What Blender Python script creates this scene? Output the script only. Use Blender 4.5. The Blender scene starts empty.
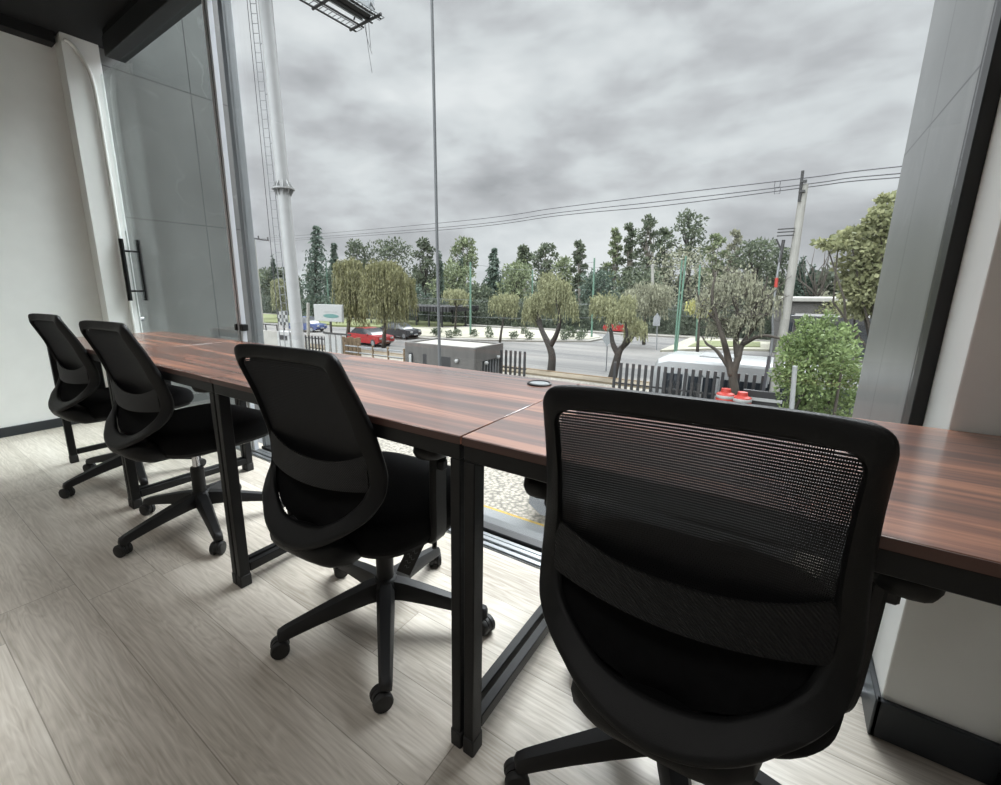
import bpy, bmesh, math, random
from mathutils import Vector, Matrix
PI = math.pi
sc = bpy.context.scene
COL = sc.collection
rnd = random.Random(7)

# ------------------------------------------------------------------ camera
CPOS = Vector((0.4742, -0.6504, 1.0248))
PITCH, YAW, FPX = -0.2191, -0.6268, 442.735
Fv = Vector((math.sin(YAW) * math.cos(PITCH), math.cos(YAW) * math.cos(PITCH), math.sin(PITCH)))
Rv = Vector((math.cos(YAW), -math.sin(YAW), 0))
Uv = Rv.cross(Fv)
CXP, CYP = 462.12, 389.02
cam_d = bpy.data.cameras.new('camera')
cam = bpy.data.objects.new('camera', cam_d)
COL.objects.link(cam)
m = Matrix((Rv, Uv, -Fv)).transposed().to_4x4()
m.translation = CPOS
cam.matrix_world = m
cam_d.sensor_width = 36
cam_d.lens = 36 * FPX / 1001
cam_d.shift_x = (500.5 - CXP) / 1001
cam_d.shift_y = -(392.5 - CYP) / 1001
cam_d.clip_start = 0.02
cam_d.clip_end = 600
sc.camera = cam


def at(u, v, y):
    """surveyed point: sight line through a photo position, met at distance y from the facade axis"""
    d = Fv + Rv * ((u - CXP) / FPX) - Uv * ((v - CYP) / FPX)
    return CPOS + d * ((y - CPOS.y) / d.y)


def depth(p):
    return (p - CPOS).dot(Fv)


# ------------------------------------------------------------------ materials
def lin(c):
    return tuple(((x / 255) / 12.92 if x / 255 <= .04045 else ((x / 255 + .055) / 1.055) ** 2.4) for x in c)


def dim(c, k=.21):
    return tuple(x * k * 1.6 for x in lin(c))


def new_mat(name):
    mt = bpy.data.materials.new(name)
    mt.use_nodes = True
    nt = mt.node_tree
    b = nt.nodes['Principled BSDF']
    return mt, nt, b


def N(nt, typ, **kw):
    n = nt.nodes.new(typ)
    for k, v in kw.items():
        setattr(n, k, v)
    return n


def L(nt, a, b):
    nt.links.new(a, b)


def mat(name, rgb, rough=.5, metal=0., spec=.5, var=.0, scale=8., bump=0., bscale=200., stretch=(1, 1, 1)):
    """principled with a little procedural tone variation and bump"""
    mt, nt, b = new_mat(name)
    b.inputs['Roughness'].default_value = rough
    b.inputs['Metallic'].default_value = metal
    b.inputs['Specular IOR Level'].default_value = spec
    tc = N(nt, 'ShaderNodeTexCoord')
    mp = N(nt, 'ShaderNodeMapping')
    mp.inputs['Scale'].default_value = stretch
    L(nt, tc.outputs['Object'], mp.inputs['Vector'])
    nz = N(nt, 'ShaderNodeTexNoise')
    nz.inputs['Scale'].default_value = scale
    nz.inputs['Detail'].default_value = 5
    L(nt, mp.outputs['Vector'], nz.inputs['Vector'])
    rp = N(nt, 'ShaderNodeValToRGB')
    lo = tuple(max(0, c * (1 - var)) for c in rgb)
    hi = tuple(min(1, c * (1 + var)) for c in rgb)
    rp.color_ramp.elements[0].position = .3
    rp.color_ramp.elements[1].position = .7
    rp.color_ramp.elements[0].color = (*lo, 1)
    rp.color_ramp.elements[1].color = (*hi, 1)
    L(nt, nz.outputs['Fac'], rp.inputs['Fac'])
    L(nt, rp.outputs['Color'], b.inputs['Base Color'])
    if bump:
        n2 = N(nt, 'ShaderNodeTexNoise')
        n2.inputs['Scale'].default_value = bscale
        L(nt, mp.outputs['Vector'], n2.inputs['Vector'])
        bp = N(nt, 'ShaderNodeBump')
        bp.inputs['Strength'].default_value = bump
        bp.inputs['Distance'].default_value = .002
        L(nt, n2.outputs['Fac'], bp.inputs['Height'])
        L(nt, bp.outputs['Normal'], b.inputs['Normal'])
    return mt


def math_n(nt, op, a=None, b=None, va=0., vb=0.):
    n = N(nt, 'ShaderNodeMath', operation=op)
    n.inputs[0].default_value = va
    n.inputs[1].default_value = vb
    if a is not None:
        L(nt, a, n.inputs[0])
    if b is not None:
        L(nt, b, n.inputs[1])
    return n.outputs[0]


def floor_mat():
    mt, nt, b = new_mat('grey_oak_planks')
    geo = N(nt, 'ShaderNodeNewGeometry')
    sp = N(nt, 'ShaderNodeSeparateXYZ')
    L(nt, geo.outputs['Position'], sp.inputs[0])
    W, LEN = .205, 1.25
    yy = math_n(nt, 'DIVIDE', math_n(nt, 'ADD', sp.outputs['Y'], vb=.130 + 20 * W), vb=W)
    row = math_n(nt, 'FLOOR', yy)
    fy = math_n(nt, 'FRACT', yy)
    wr = N(nt, 'ShaderNodeTexWhiteNoise', noise_dimensions='1D')
    L(nt, row, wr.inputs['W'])
    xx = math_n(nt, 'ADD', math_n(nt, 'DIVIDE', sp.outputs['X'], vb=LEN), math_n(nt, 'MULTIPLY', wr.outputs['Value'], vb=7.3))
    px = math_n(nt, 'FLOOR', xx)
    fx = math_n(nt, 'FRACT', xx)
    cb = N(nt, 'ShaderNodeCombineXYZ')
    L(nt, row, cb.inputs[0])
    L(nt, px, cb.inputs[1])
    wn = N(nt, 'ShaderNodeTexWhiteNoise', noise_dimensions='2D')
    L(nt, cb.outputs[0], wn.inputs['Vector'])
    # grain: stretched noise that slides per plank
    off = math_n(nt, 'MULTIPLY', wn.outputs['Value'], vb=37.)
    gx = math_n(nt, 'ADD', sp.outputs['X'], off)
    gv = N(nt, 'ShaderNodeCombineXYZ')
    L(nt, math_n(nt, 'MULTIPLY', gx, vb=1.6), gv.inputs[0])
    L(nt, math_n(nt, 'MULTIPLY', sp.outputs['Y'], vb=13.), gv.inputs[1])
    L(nt, off, gv.inputs[2])
    n1 = N(nt, 'ShaderNodeTexNoise')
    n1.inputs['Scale'].default_value = 1.3
    n1.inputs['Detail'].default_value = 3
    n1.inputs['Distortion'].default_value = .6
    L(nt, gv.outputs[0], n1.inputs['Vector'])
    # cathedral rings: contour lines of the smooth noise
    ring = math_n(nt, 'FRACT', math_n(nt, 'MULTIPLY', n1.outputs['Fac'], vb=10.))
    ring = math_n(nt, 'ABSOLUTE', math_n(nt, 'SUBTRACT', ring, vb=.5))
    gv2 = N(nt, 'ShaderNodeCombineXYZ')
    L(nt, math_n(nt, 'MULTIPLY', gx, vb=5.), gv2.inputs[0])
    L(nt, math_n(nt, 'MULTIPLY', sp.outputs['Y'], vb=120.), gv2.inputs[1])
    n2 = N(nt, 'ShaderNodeTexNoise')
    n2.inputs['Scale'].default_value = 1.
    n2.inputs['Detail'].default_value = 4
    L(nt, gv2.outputs[0], n2.inputs['Vector'])
    n3 = N(nt, 'ShaderNodeTexNoise')
    n3.inputs['Scale'].default_value = .9
    n3.inputs['Detail'].default_value = 2
    L(nt, gv.outputs[0], n3.inputs['Vector'])
    t = math_n(nt, 'MULTIPLY', ring, vb=.26)
    t = math_n(nt, 'ADD', t, math_n(nt, 'MULTIPLY', n2.outputs['Fac'], vb=.56))
    t = math_n(nt, 'ADD', t, math_n(nt, 'MULTIPLY', wn.outputs['Value'], vb=.20))
    t = math_n(nt, 'ADD', t, math_n(nt, 'MULTIPLY', n3.outputs['Fac'], vb=.35))
    t = math_n(nt, 'SUBTRACT', t, vb=.2)
    rp = N(nt, 'ShaderNodeValToRGB')
    e = rp.color_ramp.elements
    e[0].position, e[0].color = .12, (*lin((140, 132, 120)), 1)
    e[1].position, e[1].color = .85, (*lin((222, 217, 208)), 1)
    k = e.new(.5)
    k.color = (*lin((190, 183, 172)), 1)
    L(nt, t, rp.inputs['Fac'])
    # seams
    s1 = math_n(nt, 'LESS_THAN', fy, vb=.012)
    s2 = math_n(nt, 'LESS_THAN', fx, vb=.0022)
    seam = math_n(nt, 'MAXIMUM', s1, s2)
    mx = N(nt, 'ShaderNodeMix', data_type='RGBA')
    mx.inputs['B'].default_value = (*lin((98, 92, 84)), 1)
    L(nt, math_n(nt, 'MULTIPLY', seam, vb=.5), mx.inputs['Factor'])
    L(nt, rp.outputs['Color'], mx.inputs['A'])
    L(nt, mx.outputs['Result'], b.inputs['Base Color'])
    b.inputs['Roughness'].default_value = .34
    b.inputs['Specular IOR Level'].default_value = .22
    bp = N(nt, 'ShaderNodeBump')
    bp.inputs['Strength'].default_value = .25
    bp.inputs['Distance'].default_value = .002
    L(nt, t, bp.inputs['Height'])
    L(nt, bp.outputs['Normal'], b.inputs['Normal'])
    return mt


def walnut_mat(name, edge=False):
    mt, nt, b = new_mat(name)
    geo = N(nt, 'ShaderNodeNewGeometry')
    oi = N(nt, 'ShaderNodeObjectInfo')
    mp = N(nt, 'ShaderNodeMapping')
    mp.inputs['Scale'].default_value = (.8, 14, 14)
    L(nt, geo.outputs['Position'], mp.inputs['Vector'])
    ad = N(nt, 'ShaderNodeVectorMath', operation='ADD')
    L(nt, mp.outputs['Vector'], ad.inputs[0])
    cb = N(nt, 'ShaderNodeCombineXYZ')
    L(nt, math_n(nt, 'MULTIPLY', oi.outputs['Random'], vb=40.), cb.inputs[2])
    L(nt, cb.outputs[0], ad.inputs[1])
    n1 = N(nt, 'ShaderNodeTexNoise')
    n1.inputs['Scale'].default_value = 1.1
    n1.inputs['Detail'].default_value = 6
    n1.inputs['Roughness'].default_value = .62
    n1.inputs['Distortion'].default_value = .35
    L(nt, ad.outputs[0], n1.inputs['Vector'])
    mp2 = N(nt, 'ShaderNodeMapping')
    mp2.inputs['Scale'].default_value = (3, 90, 90)
    L(nt, geo.outputs['Position'], mp2.inputs['Vector'])
    n2 = N(nt, 'ShaderNodeTexNoise')
    n2.inputs['Scale'].default_value = 1.
    n2.inputs['Detail'].default_value = 4
    L(nt, mp2.outputs['Vector'], n2.inputs['Vector'])
    t = math_n(nt, 'ADD', math_n(nt, 'MULTIPLY', n1.outputs['Fac'], vb=.85), math_n(nt, 'MULTIPLY', n2.outputs['Fac'], vb=.18))
    rp = N(nt, 'ShaderNodeValToRGB')
    e = rp.color_ramp.elements
    e[0].position, e[0].color = .41, (*lin((82, 50, 41)), 1)
    e[1].position, e[1].color = .63, (*lin((172, 116, 88)), 1)
    k = e.new(.485)
    k.color = (*lin((106, 68, 53)), 1)
    k = e.new(.545)
    k.color = (*lin((130, 82, 63)), 1)
    L(nt, t, rp.inputs['Fac'])
    L(nt, rp.outputs['Color'], b.inputs['Base Color'])
    b.inputs['Roughness'].default_value = .4
    b.inputs['Specular IOR Level'].default_value = .3
    b.inputs['Coat Weight'].default_value = 1.
    b.inputs['Coat Roughness'].default_value = .18
    b.inputs['Coat IOR'].default_value = 2.4
    bp = N(nt, 'ShaderNodeBump')
    bp.inputs['Strength'].default_value = .08
    bp.inputs['Distance'].default_value = .001
    L(nt, n2.outputs['Fac'], bp.inputs['Height'])
    L(nt, bp.outputs['Normal'], b.inputs['Normal'])
    return mt


def glass_mat(name, tint=(.93, .96, .95), refl=1.0):
    mt = bpy.data.materials.new(name)
    mt.use_nodes = True
    nt = mt.node_tree
    nt.nodes.clear()
    out = N(nt, 'ShaderNodeOutputMaterial')
    tr = N(nt, 'ShaderNodeBsdfTransparent')
    tr.inputs['Color'].default_value = (*tint, 1)
    gl = N(nt, 'ShaderNodeBsdfGlossy')
    gl.inputs['Roughness'].default_value = 0.0
    gl.inputs['Color'].default_value = (refl, refl, refl, 1)
    lw = N(nt, 'ShaderNodeLayerWeight')
    lw.inputs['Blend'].default_value = .5
    f5 = math_n(nt, 'POWER', lw.outputs['Facing'], vb=5.)
    fr = math_n(nt, 'ADD', math_n(nt, 'MULTIPLY', f5, vb=.55), vb=.03)
    mx = N(nt, 'ShaderNodeMixShader')
    L(nt, fr, mx.inputs[0])
    L(nt, tr.outputs[0], mx.inputs[1])
    L(nt, gl.outputs[0], mx.inputs[2])
    L(nt, mx.outputs[0], out.inputs['Surface'])
    return mt


def leaf_mat(name, c0, c1, trans=.25):
    c0, c1 = [c * .85 for c in c0], [c * .85 for c in c1]
    mt, nt, b = new_mat(name)
    geo = N(nt, 'ShaderNodeNewGeometry')
    nz = N(nt, 'ShaderNodeTexNoise')
    nz.inputs['Scale'].default_value = .9
    nz.inputs['Detail'].default_value = 3
    L(nt, geo.outputs['Position'], nz.inputs['Vector'])
    t = math_n(nt, 'ADD', math_n(nt, 'MULTIPLY', geo.outputs['Random Per Island'], vb=.75), math_n(nt, 'MULTIPLY', nz.outputs['Fac'], vb=.5))
    t = math_n(nt, 'SUBTRACT', t, vb=.12)
    rp = N(nt, 'ShaderNodeValToRGB')
    rp.color_ramp.elements[0].color = (*c0, 1)
    rp.color_ramp.elements[1].color = (*c1, 1)
    L(nt, t, rp.inputs['Fac'])
    L(nt, rp.outputs['Color'], b.inputs['Base Color'])
    b.inputs['Roughness'].default_value = .6
    b.inputs['Specular IOR Level'].default_value = .25
    tl = N(nt, 'ShaderNodeBsdfTranslucent')
    L(nt, rp.outputs['Color'], tl.inputs['Color'])
    mx = N(nt, 'ShaderNodeMixShader')
    mx.inputs[0].default_value = trans
    out = nt.nodes['Material Output']
    L(nt, b.outputs[0], mx.inputs[1])
    L(nt, tl.outputs[0], mx.inputs[2])
    L(nt, mx.outputs[0], out.inputs['Surface'])
    return mt


def stone_mat(name, base, tile=(1.2, 1.56), off=(0., 0.), vein=.35, axis='Y', rough=.4):
    """large grey stone tiles with fine joints and pale veins, on a wall that runs along Y"""
    mt, nt, b = new_mat(name)
    geo = N(nt, 'ShaderNodeNewGeometry')
    sp = N(nt, 'ShaderNodeSeparateXYZ')
    L(nt, geo.outputs['Position'], sp.inputs[0])
    a = math_n(nt, 'FRACT', math_n(nt, 'DIVIDE', math_n(nt, 'ADD', sp.outputs[axis], vb=off[0] + 50 * tile[0]), vb=tile[0]))
    z = math_n(nt, 'FRACT', math_n(nt, 'DIVIDE', math_n(nt, 'ADD', sp.outputs['Z'], vb=off[1] + 50 * tile[1]), vb=tile[1]))
    j = math_n(nt, 'MAXIMUM', math_n(nt, 'LESS_THAN', a, vb=.008 / tile[0]), math_n(nt, 'LESS_THAN', z, vb=.008 / tile[1]))
    n1 = N(nt, 'ShaderNodeTexNoise')
    n1.inputs['Scale'].default_value = 2.2
    n1.inputs['Detail'].default_value = 8
    n1.inputs['Roughness'].default_value = .65
    L(nt, geo.outputs['Position'], n1.inputs['Vector'])
    rp = N(nt, 'ShaderNodeValToRGB')
    rp.color_ramp.elements[0].position = .3
    rp.color_ramp.elements[1].position = .75
    rp.color_ramp.elements[0].color = (*[c * .82 for c in base], 1)
    rp.color_ramp.elements[1].color = (*[c * 1.18 for c in base], 1)
    L(nt, n1.outputs['Fac'], rp.inputs['Fac'])
    n2 = N(nt, 'ShaderNodeTexNoise')
    n2.inputs['Scale'].default_value = 1.6
    n2.inputs['Detail'].default_value = 6
    n2.inputs['Distortion'].default_value = .35
    L(nt, geo.outputs['Position'], n2.inputs['Vector'])
    v = math_n(nt, 'ABSOLUTE', math_n(nt, 'SUBTRACT', n2.outputs['Fac'], vb=.5))
    v = math_n(nt, 'LESS_THAN', v, vb=.005)
    mx = N(nt, 'ShaderNodeMix', data_type='RGBA')
    mx.inputs['B'].default_value = (*[min(1, c * 1.9) for c in base], 1)
    L(nt, math_n(nt, 'MULTIPLY', v, vb=vein), mx.inputs['Factor'])
    L(nt, rp.outputs['Color'], mx.inputs['A'])
    m2 = N(nt, 'ShaderNodeMix', data_type='RGBA')
    m2.inputs['B'].default_value = (*[c * .3 for c in base], 1)
    L(nt, j, m2.inputs['Factor'])
    L(nt, mx.outputs['Result'], m2.inputs['A'])
    L(nt, m2.outputs['Result'], b.inputs['Base Color'])
    b.inputs['Roughness'].default_value = rough
    return mt


def cobble_mat():
    mt, nt, b = new_mat('pale_cobbles')
    geo = N(nt, 'ShaderNodeNewGeometry')
    vo = N(nt, 'ShaderNodeTexVoronoi')
    vo.inputs['Scale'].default_value = 11.
    L(nt, geo.outputs['Position'], vo.inputs['Vector'])
    rp = N(nt, 'ShaderNodeValToRGB')
    rp.color_ramp.elements[0].color = (*dim((198, 190, 176), .27), 1)
    rp.color_ramp.elements[1].color = (*dim((128, 124, 114), .25), 1)
    rp.color_ramp.elements[0].position = .25
    rp.color_ramp.elements[1].position = .75
    L(nt, vo.outputs['Distance'], rp.inputs['Fac'])
    nz = N(nt, 'ShaderNodeTexNoise')
    nz.inputs['Scale'].default_value = 1.2
    nz.inputs['Detail'].default_value = 6
    L(nt, geo.outputs['Position'], nz.inputs['Vector'])
    mx = N(nt, 'ShaderNodeMix', data_type='RGBA', blend_type='MULTIPLY')
    mx.inputs['Factor'].default_value = .5
    L(nt, rp.outputs['Color'], mx.inputs['A'])
    r2 = N(nt, 'ShaderNodeValToRGB')
    r2.color_ramp.elements[0].color = (.55, .54, .52, 1)
    r2.color_ramp.elements[1].color = (1, 1, 1, 1)
    L(nt, nz.outputs['Fac'], r2.inputs['Fac'])
    L(nt, r2.outputs['Color'], mx.inputs['B'])
    L(nt, mx.outputs['Result'], b.inputs['Base Color'])
    b.inputs['Roughness'].default_value = .85
    return mt


def street_mat():
    mt, nt, b = new_mat('worn_asphalt')
    geo = N(nt, 'ShaderNodeNewGeometry')
    mp = N(nt, 'ShaderNodeMapping')
    mp.inputs['Scale'].default_value = (.05, .9, 1)
    L(nt, geo.outputs['Position'], mp.inputs['Vector'])
    n1 = N(nt, 'ShaderNodeTexNoise')
    n1.inputs['Scale'].default_value = 1.
    n1.inputs['Detail'].default_value = 5
    L(nt, mp.outputs['Vector'], n1.inputs['Vector'])
    rp = N(nt, 'ShaderNodeValToRGB')
    rp.color_ramp.elements[0].position = .36
    rp.color_ramp.elements[1].position = .62
    rp.color_ramp.elements[0].color = (*dim((112, 111, 110), .18), 1)
    rp.color_ramp.elements[1].color = (*dim((158, 155, 150), .18), 1)
    L(nt, n1.outputs['Fac'], rp.inputs['Fac'])
    L(nt, rp.outputs['Color'], b.inputs['Base Color'])
    b.inputs['Roughness'].default_value = .9
    return mt


def emit_mat(name, rgb, s):
    mt, nt, b = new_mat(name)
    b.inputs['Base Color'].default_value = (*rgb, 1)
    b.inputs['Emission Color'].default_value = (*rgb, 1)
    b.inputs['Emission Strength'].default_value = s
    return mt


M = {}
FILL_W = 4.4
M['floor'] = floor_mat()
M['walnut'] = walnut_mat('walnut_laminate')
M['edge'] = mat('shaded_walnut_edge', lin((72, 46, 38)), .5, var=.2, scale=6, stretch=(.3, 8, 8))  # walnut darkened in its colour for the shade on the desk front edge
M['wall'] = mat('warm_white_paint', lin((238, 239, 237)), .75, var=.02, bump=.1, bscale=300)
M['ceil'] = mat('black_ceiling_paint', (.006, .006, .007), .8, var=.1)
M['base'] = mat('charcoal_skirting', lin((46, 50, 54)), .45, var=.08)
M['pipe'] = mat('white_plastic_pipe', lin((222, 222, 218)), .4, var=.02)
M['plastic'] = mat('black_moulded_plastic', (.0042, .0044, .0048), .5, spec=.3, var=.12, bump=.25, bscale=900)
M['plastic2'] = mat('satin_black_plastic', (.005, .005, .0056), .55, var=.1, bump=.15, bscale=700)
M['fabric'] = mat('black_seat_fabric', (.0045, .0045, .005), .9, spec=.15, var=.2, scale=60, bump=.5, bscale=1500)
M['mesh'] = mat('black_net_thread', (.010, .010, .011), .65, spec=.3, var=.1)
M['lumbar'] = mat('ribbed_black_band', (.0085, .0085, .0092), .62, spec=.4, var=.25, scale=3, bump=.6, bscale=420, stretch=(1, 1, 4))
_nt = M['lumbar'].node_tree
_wv = N(_nt, 'ShaderNodeTexWave', wave_type='BANDS', bands_direction='DIAGONAL')
_wv.inputs['Scale'].default_value = 90.
_wv.inputs['Distortion'].default_value = 1.
_tc = N(_nt, 'ShaderNodeTexCoord')
L(_nt, _tc.outputs['Object'], _wv.inputs['Vector'])
_bp = N(_nt, 'ShaderNodeBump')
_bp.inputs['Strength'].default_value = .8
_bp.inputs['Distance'].default_value = .003
L(_nt, _wv.outputs['Fac'], _bp.inputs['Height'])
L(_nt, _bp.outputs['Normal'], _nt.nodes['Principled BSDF'].inputs['Normal'])
M['steel'] = mat('black_powder_coated_steel', (.0042, .0044, .0048), .5, spec=.3, var=.1, bump=.12, bscale=900)
M['rubber'] = mat('black_rubber', (.009, .009, .009), .6, var=.1)
M['chrome'] = mat('chrome', (.6, .6, .62), .18, 1.)
M['alu'] = mat('brushed_aluminium', lin((150, 153, 155)), .32, .85, var=.04, stretch=(.2, 6, 6))
M['profile'] = mat('pale_anodised_edge_profile', lin((214, 218, 224)), .4, .15, var=.02)
M['aludull'] = mat('grey_aluminium', lin((128, 132, 134)), .5, .3, var=.05)
M['blackalu'] = mat('black_window_frame', (.008, .008, .0085), .4, var=.1)
M['hdr'] = mat('anthracite_rail_housing', lin((40, 42, 44)), .5, var=.08)
M['glass'] = glass_mat('window_glass', (.985, .992, .99), .7)
M['glassdoor'] = glass_mat('green_tinted_door_glass', (.91, .935, .928), .9)
M['finL'] = stone_mat('veined_grey_stone_tiles', dim((156, 157, 155), .26), (1.25, 1.06), (-1.40, -1.585), .28)
M['finR'] = stone_mat('grey_cement_tiles', dim((168, 169, 168), .36), (1.0, 2.4), (-1.475, -1.535), .12, rough=.32)
M['cobble'] = cobble_mat()
M['street'] = street_mat()
M['concrete'] = mat('pale_concrete', dim((172, 168, 158)), .85, var=.12, scale=2)
M['slab'] = mat('smooth_grey_kerb_concrete', dim((150, 153, 154)), .8, var=.08, scale=1.5)
M['yellow'] = mat('worn_yellow_road_paint', dim((214, 178, 66)), .8, var=.3, scale=7)
M['kerbred'] = mat('weathered_ochre_kerb', dim((146, 122, 92)), .85, var=.2, scale=2)
M['board'] = mat('board_marked_concrete', dim((126, 123, 119), .155), .85, var=.16, scale=1.2, stretch=(4, 4, .7))
M['roofslab'] = mat('bleached_roof_screed', dim((205, 201, 190)), .9, var=.14, scale=2.5)
M['gravel'] = mat('white_gravel', dim((200, 196, 176)), .9, var=.15, scale=3)
M['grass'] = mat('mown_grass', dim((128, 136, 78)), .9, var=.25, scale=1.2)
M['earth'] = mat('dry_earth', dim((150, 136, 112)), .9, var=.2, scale=1)
M['pole'] = mat('grey_painted_steel_column', dim((222, 223, 222), .17), .55, var=.06, scale=2.5)
M['conpole'] = mat('concrete_pole', dim((196, 194, 186), .22), .85, var=.1, scale=3)
M['galv'] = mat('galvanised_steel', dim((160, 163, 165), .28), .45, .3, var=.1)
M['mast'] = mat('dull_grey_mast_steel', dim((132, 136, 138), .17), .6, var=.05)
M['dkmetal'] = mat('dark_weathered_steel', dim((58, 58, 58)), .6, var=.15)
M['blackiron'] = mat('black_iron', dim((40, 40, 42)), .55, var=.1)
M['green'] = mat('green_painted_pole', dim((104, 142, 122), .30), .6, var=.12)
M['wire'] = mat('black_cable', lin((50, 50, 54)), .6)
M['netgrey'] = mat('grey_netting_cord', dim((128, 134, 134), .25), .7)
M['white'] = mat('white_paint', dim((226, 228, 226), .17), .5, var=.03)
M['buswhite'] = mat('white_vehicle_paint', dim((225, 228, 228), .19), .25, var=.02)
M['red'] = mat('red_car_paint', dim((196, 52, 56)), .25, var=.05)
M['blue'] = mat('blue_car_paint', dim((84, 104, 156)), .25, var=.05)
M['carblack'] = mat('black_car_paint', lin((38, 40, 43)), .2, var=.05)
M['silver'] = mat('silver_car_paint', dim((196, 199, 202)), .22, .5, var=.03)
M['carglass'] = mat('dark_vehicle_glass', lin((34, 38, 42)), .08, var=.05)
M['tyre'] = mat('tyre_rubber', lin((30, 30, 31)), .8)
M['drum'] = mat('orange_red_barrier_plastic', dim((226, 66, 50)), .5, var=.05)
M['teal'] = mat('teal_sign_print', dim((104, 158, 152)), .6, var=.05)
M['signgrey'] = mat('grey_sign_print', dim((150, 156, 158)), .6)
M['bark'] = mat('grey_brown_bark', dim((88, 80, 70)), .9, var=.25, scale=4)
M['barkd'] = mat('dark_bark', dim((66, 60, 54)), .9, var=.25, scale=4)
M['barkl'] = mat('pale_eucalyptus_bark', dim((142, 134, 122)), .9, var=.2, scale=4)
M['wood'] = mat('weathered_brown_wood', dim((142, 118, 88)), .8, var=.2, scale=3)
M['hedge'] = leaf_mat('dark_hedge_leaf', lin((52, 60, 52)), lin((92, 100, 84)))
M['lf_dark'] = leaf_mat('dark_pine_leaf', lin((52, 62, 52)), lin((102, 110, 88)))
M['lf_wood'] = leaf_mat('deep_woodland_leaf', lin((58, 66, 58)), lin((92, 98, 82)))
M['lf_spruce'] = leaf_mat('blue_green_needle', lin((46, 62, 56)), lin((90, 104, 90)))
M['lf_mid'] = leaf_mat('mid_green_leaf', lin((76, 88, 66)), lin((132, 140, 106)))
M['lf_willow'] = leaf_mat('olive_willow_leaf', lin((88, 90, 62)), lin((132, 130, 94)))
M['lf_pepper'] = leaf_mat('grey_green_pepper_leaf', lin((98, 102, 76)), lin((146, 146, 112)))
M['lf_yellow'] = leaf_mat('yellow_green_leaf', lin((128, 130, 80)), lin((172, 168, 112)))
M['lf_bush'] = leaf_mat('bright_green_leaf', lin((72, 90, 52)), lin((132, 148, 98)), .3)
M['lf_plane'] = leaf_mat('yellowing_green_leaf', lin((90, 96, 68)), lin((148, 149, 112)), .3)
M['lf_grey'] = leaf_mat('thin_grey_leaf', lin((96, 98, 84)), lin((148, 148, 126)))


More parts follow.
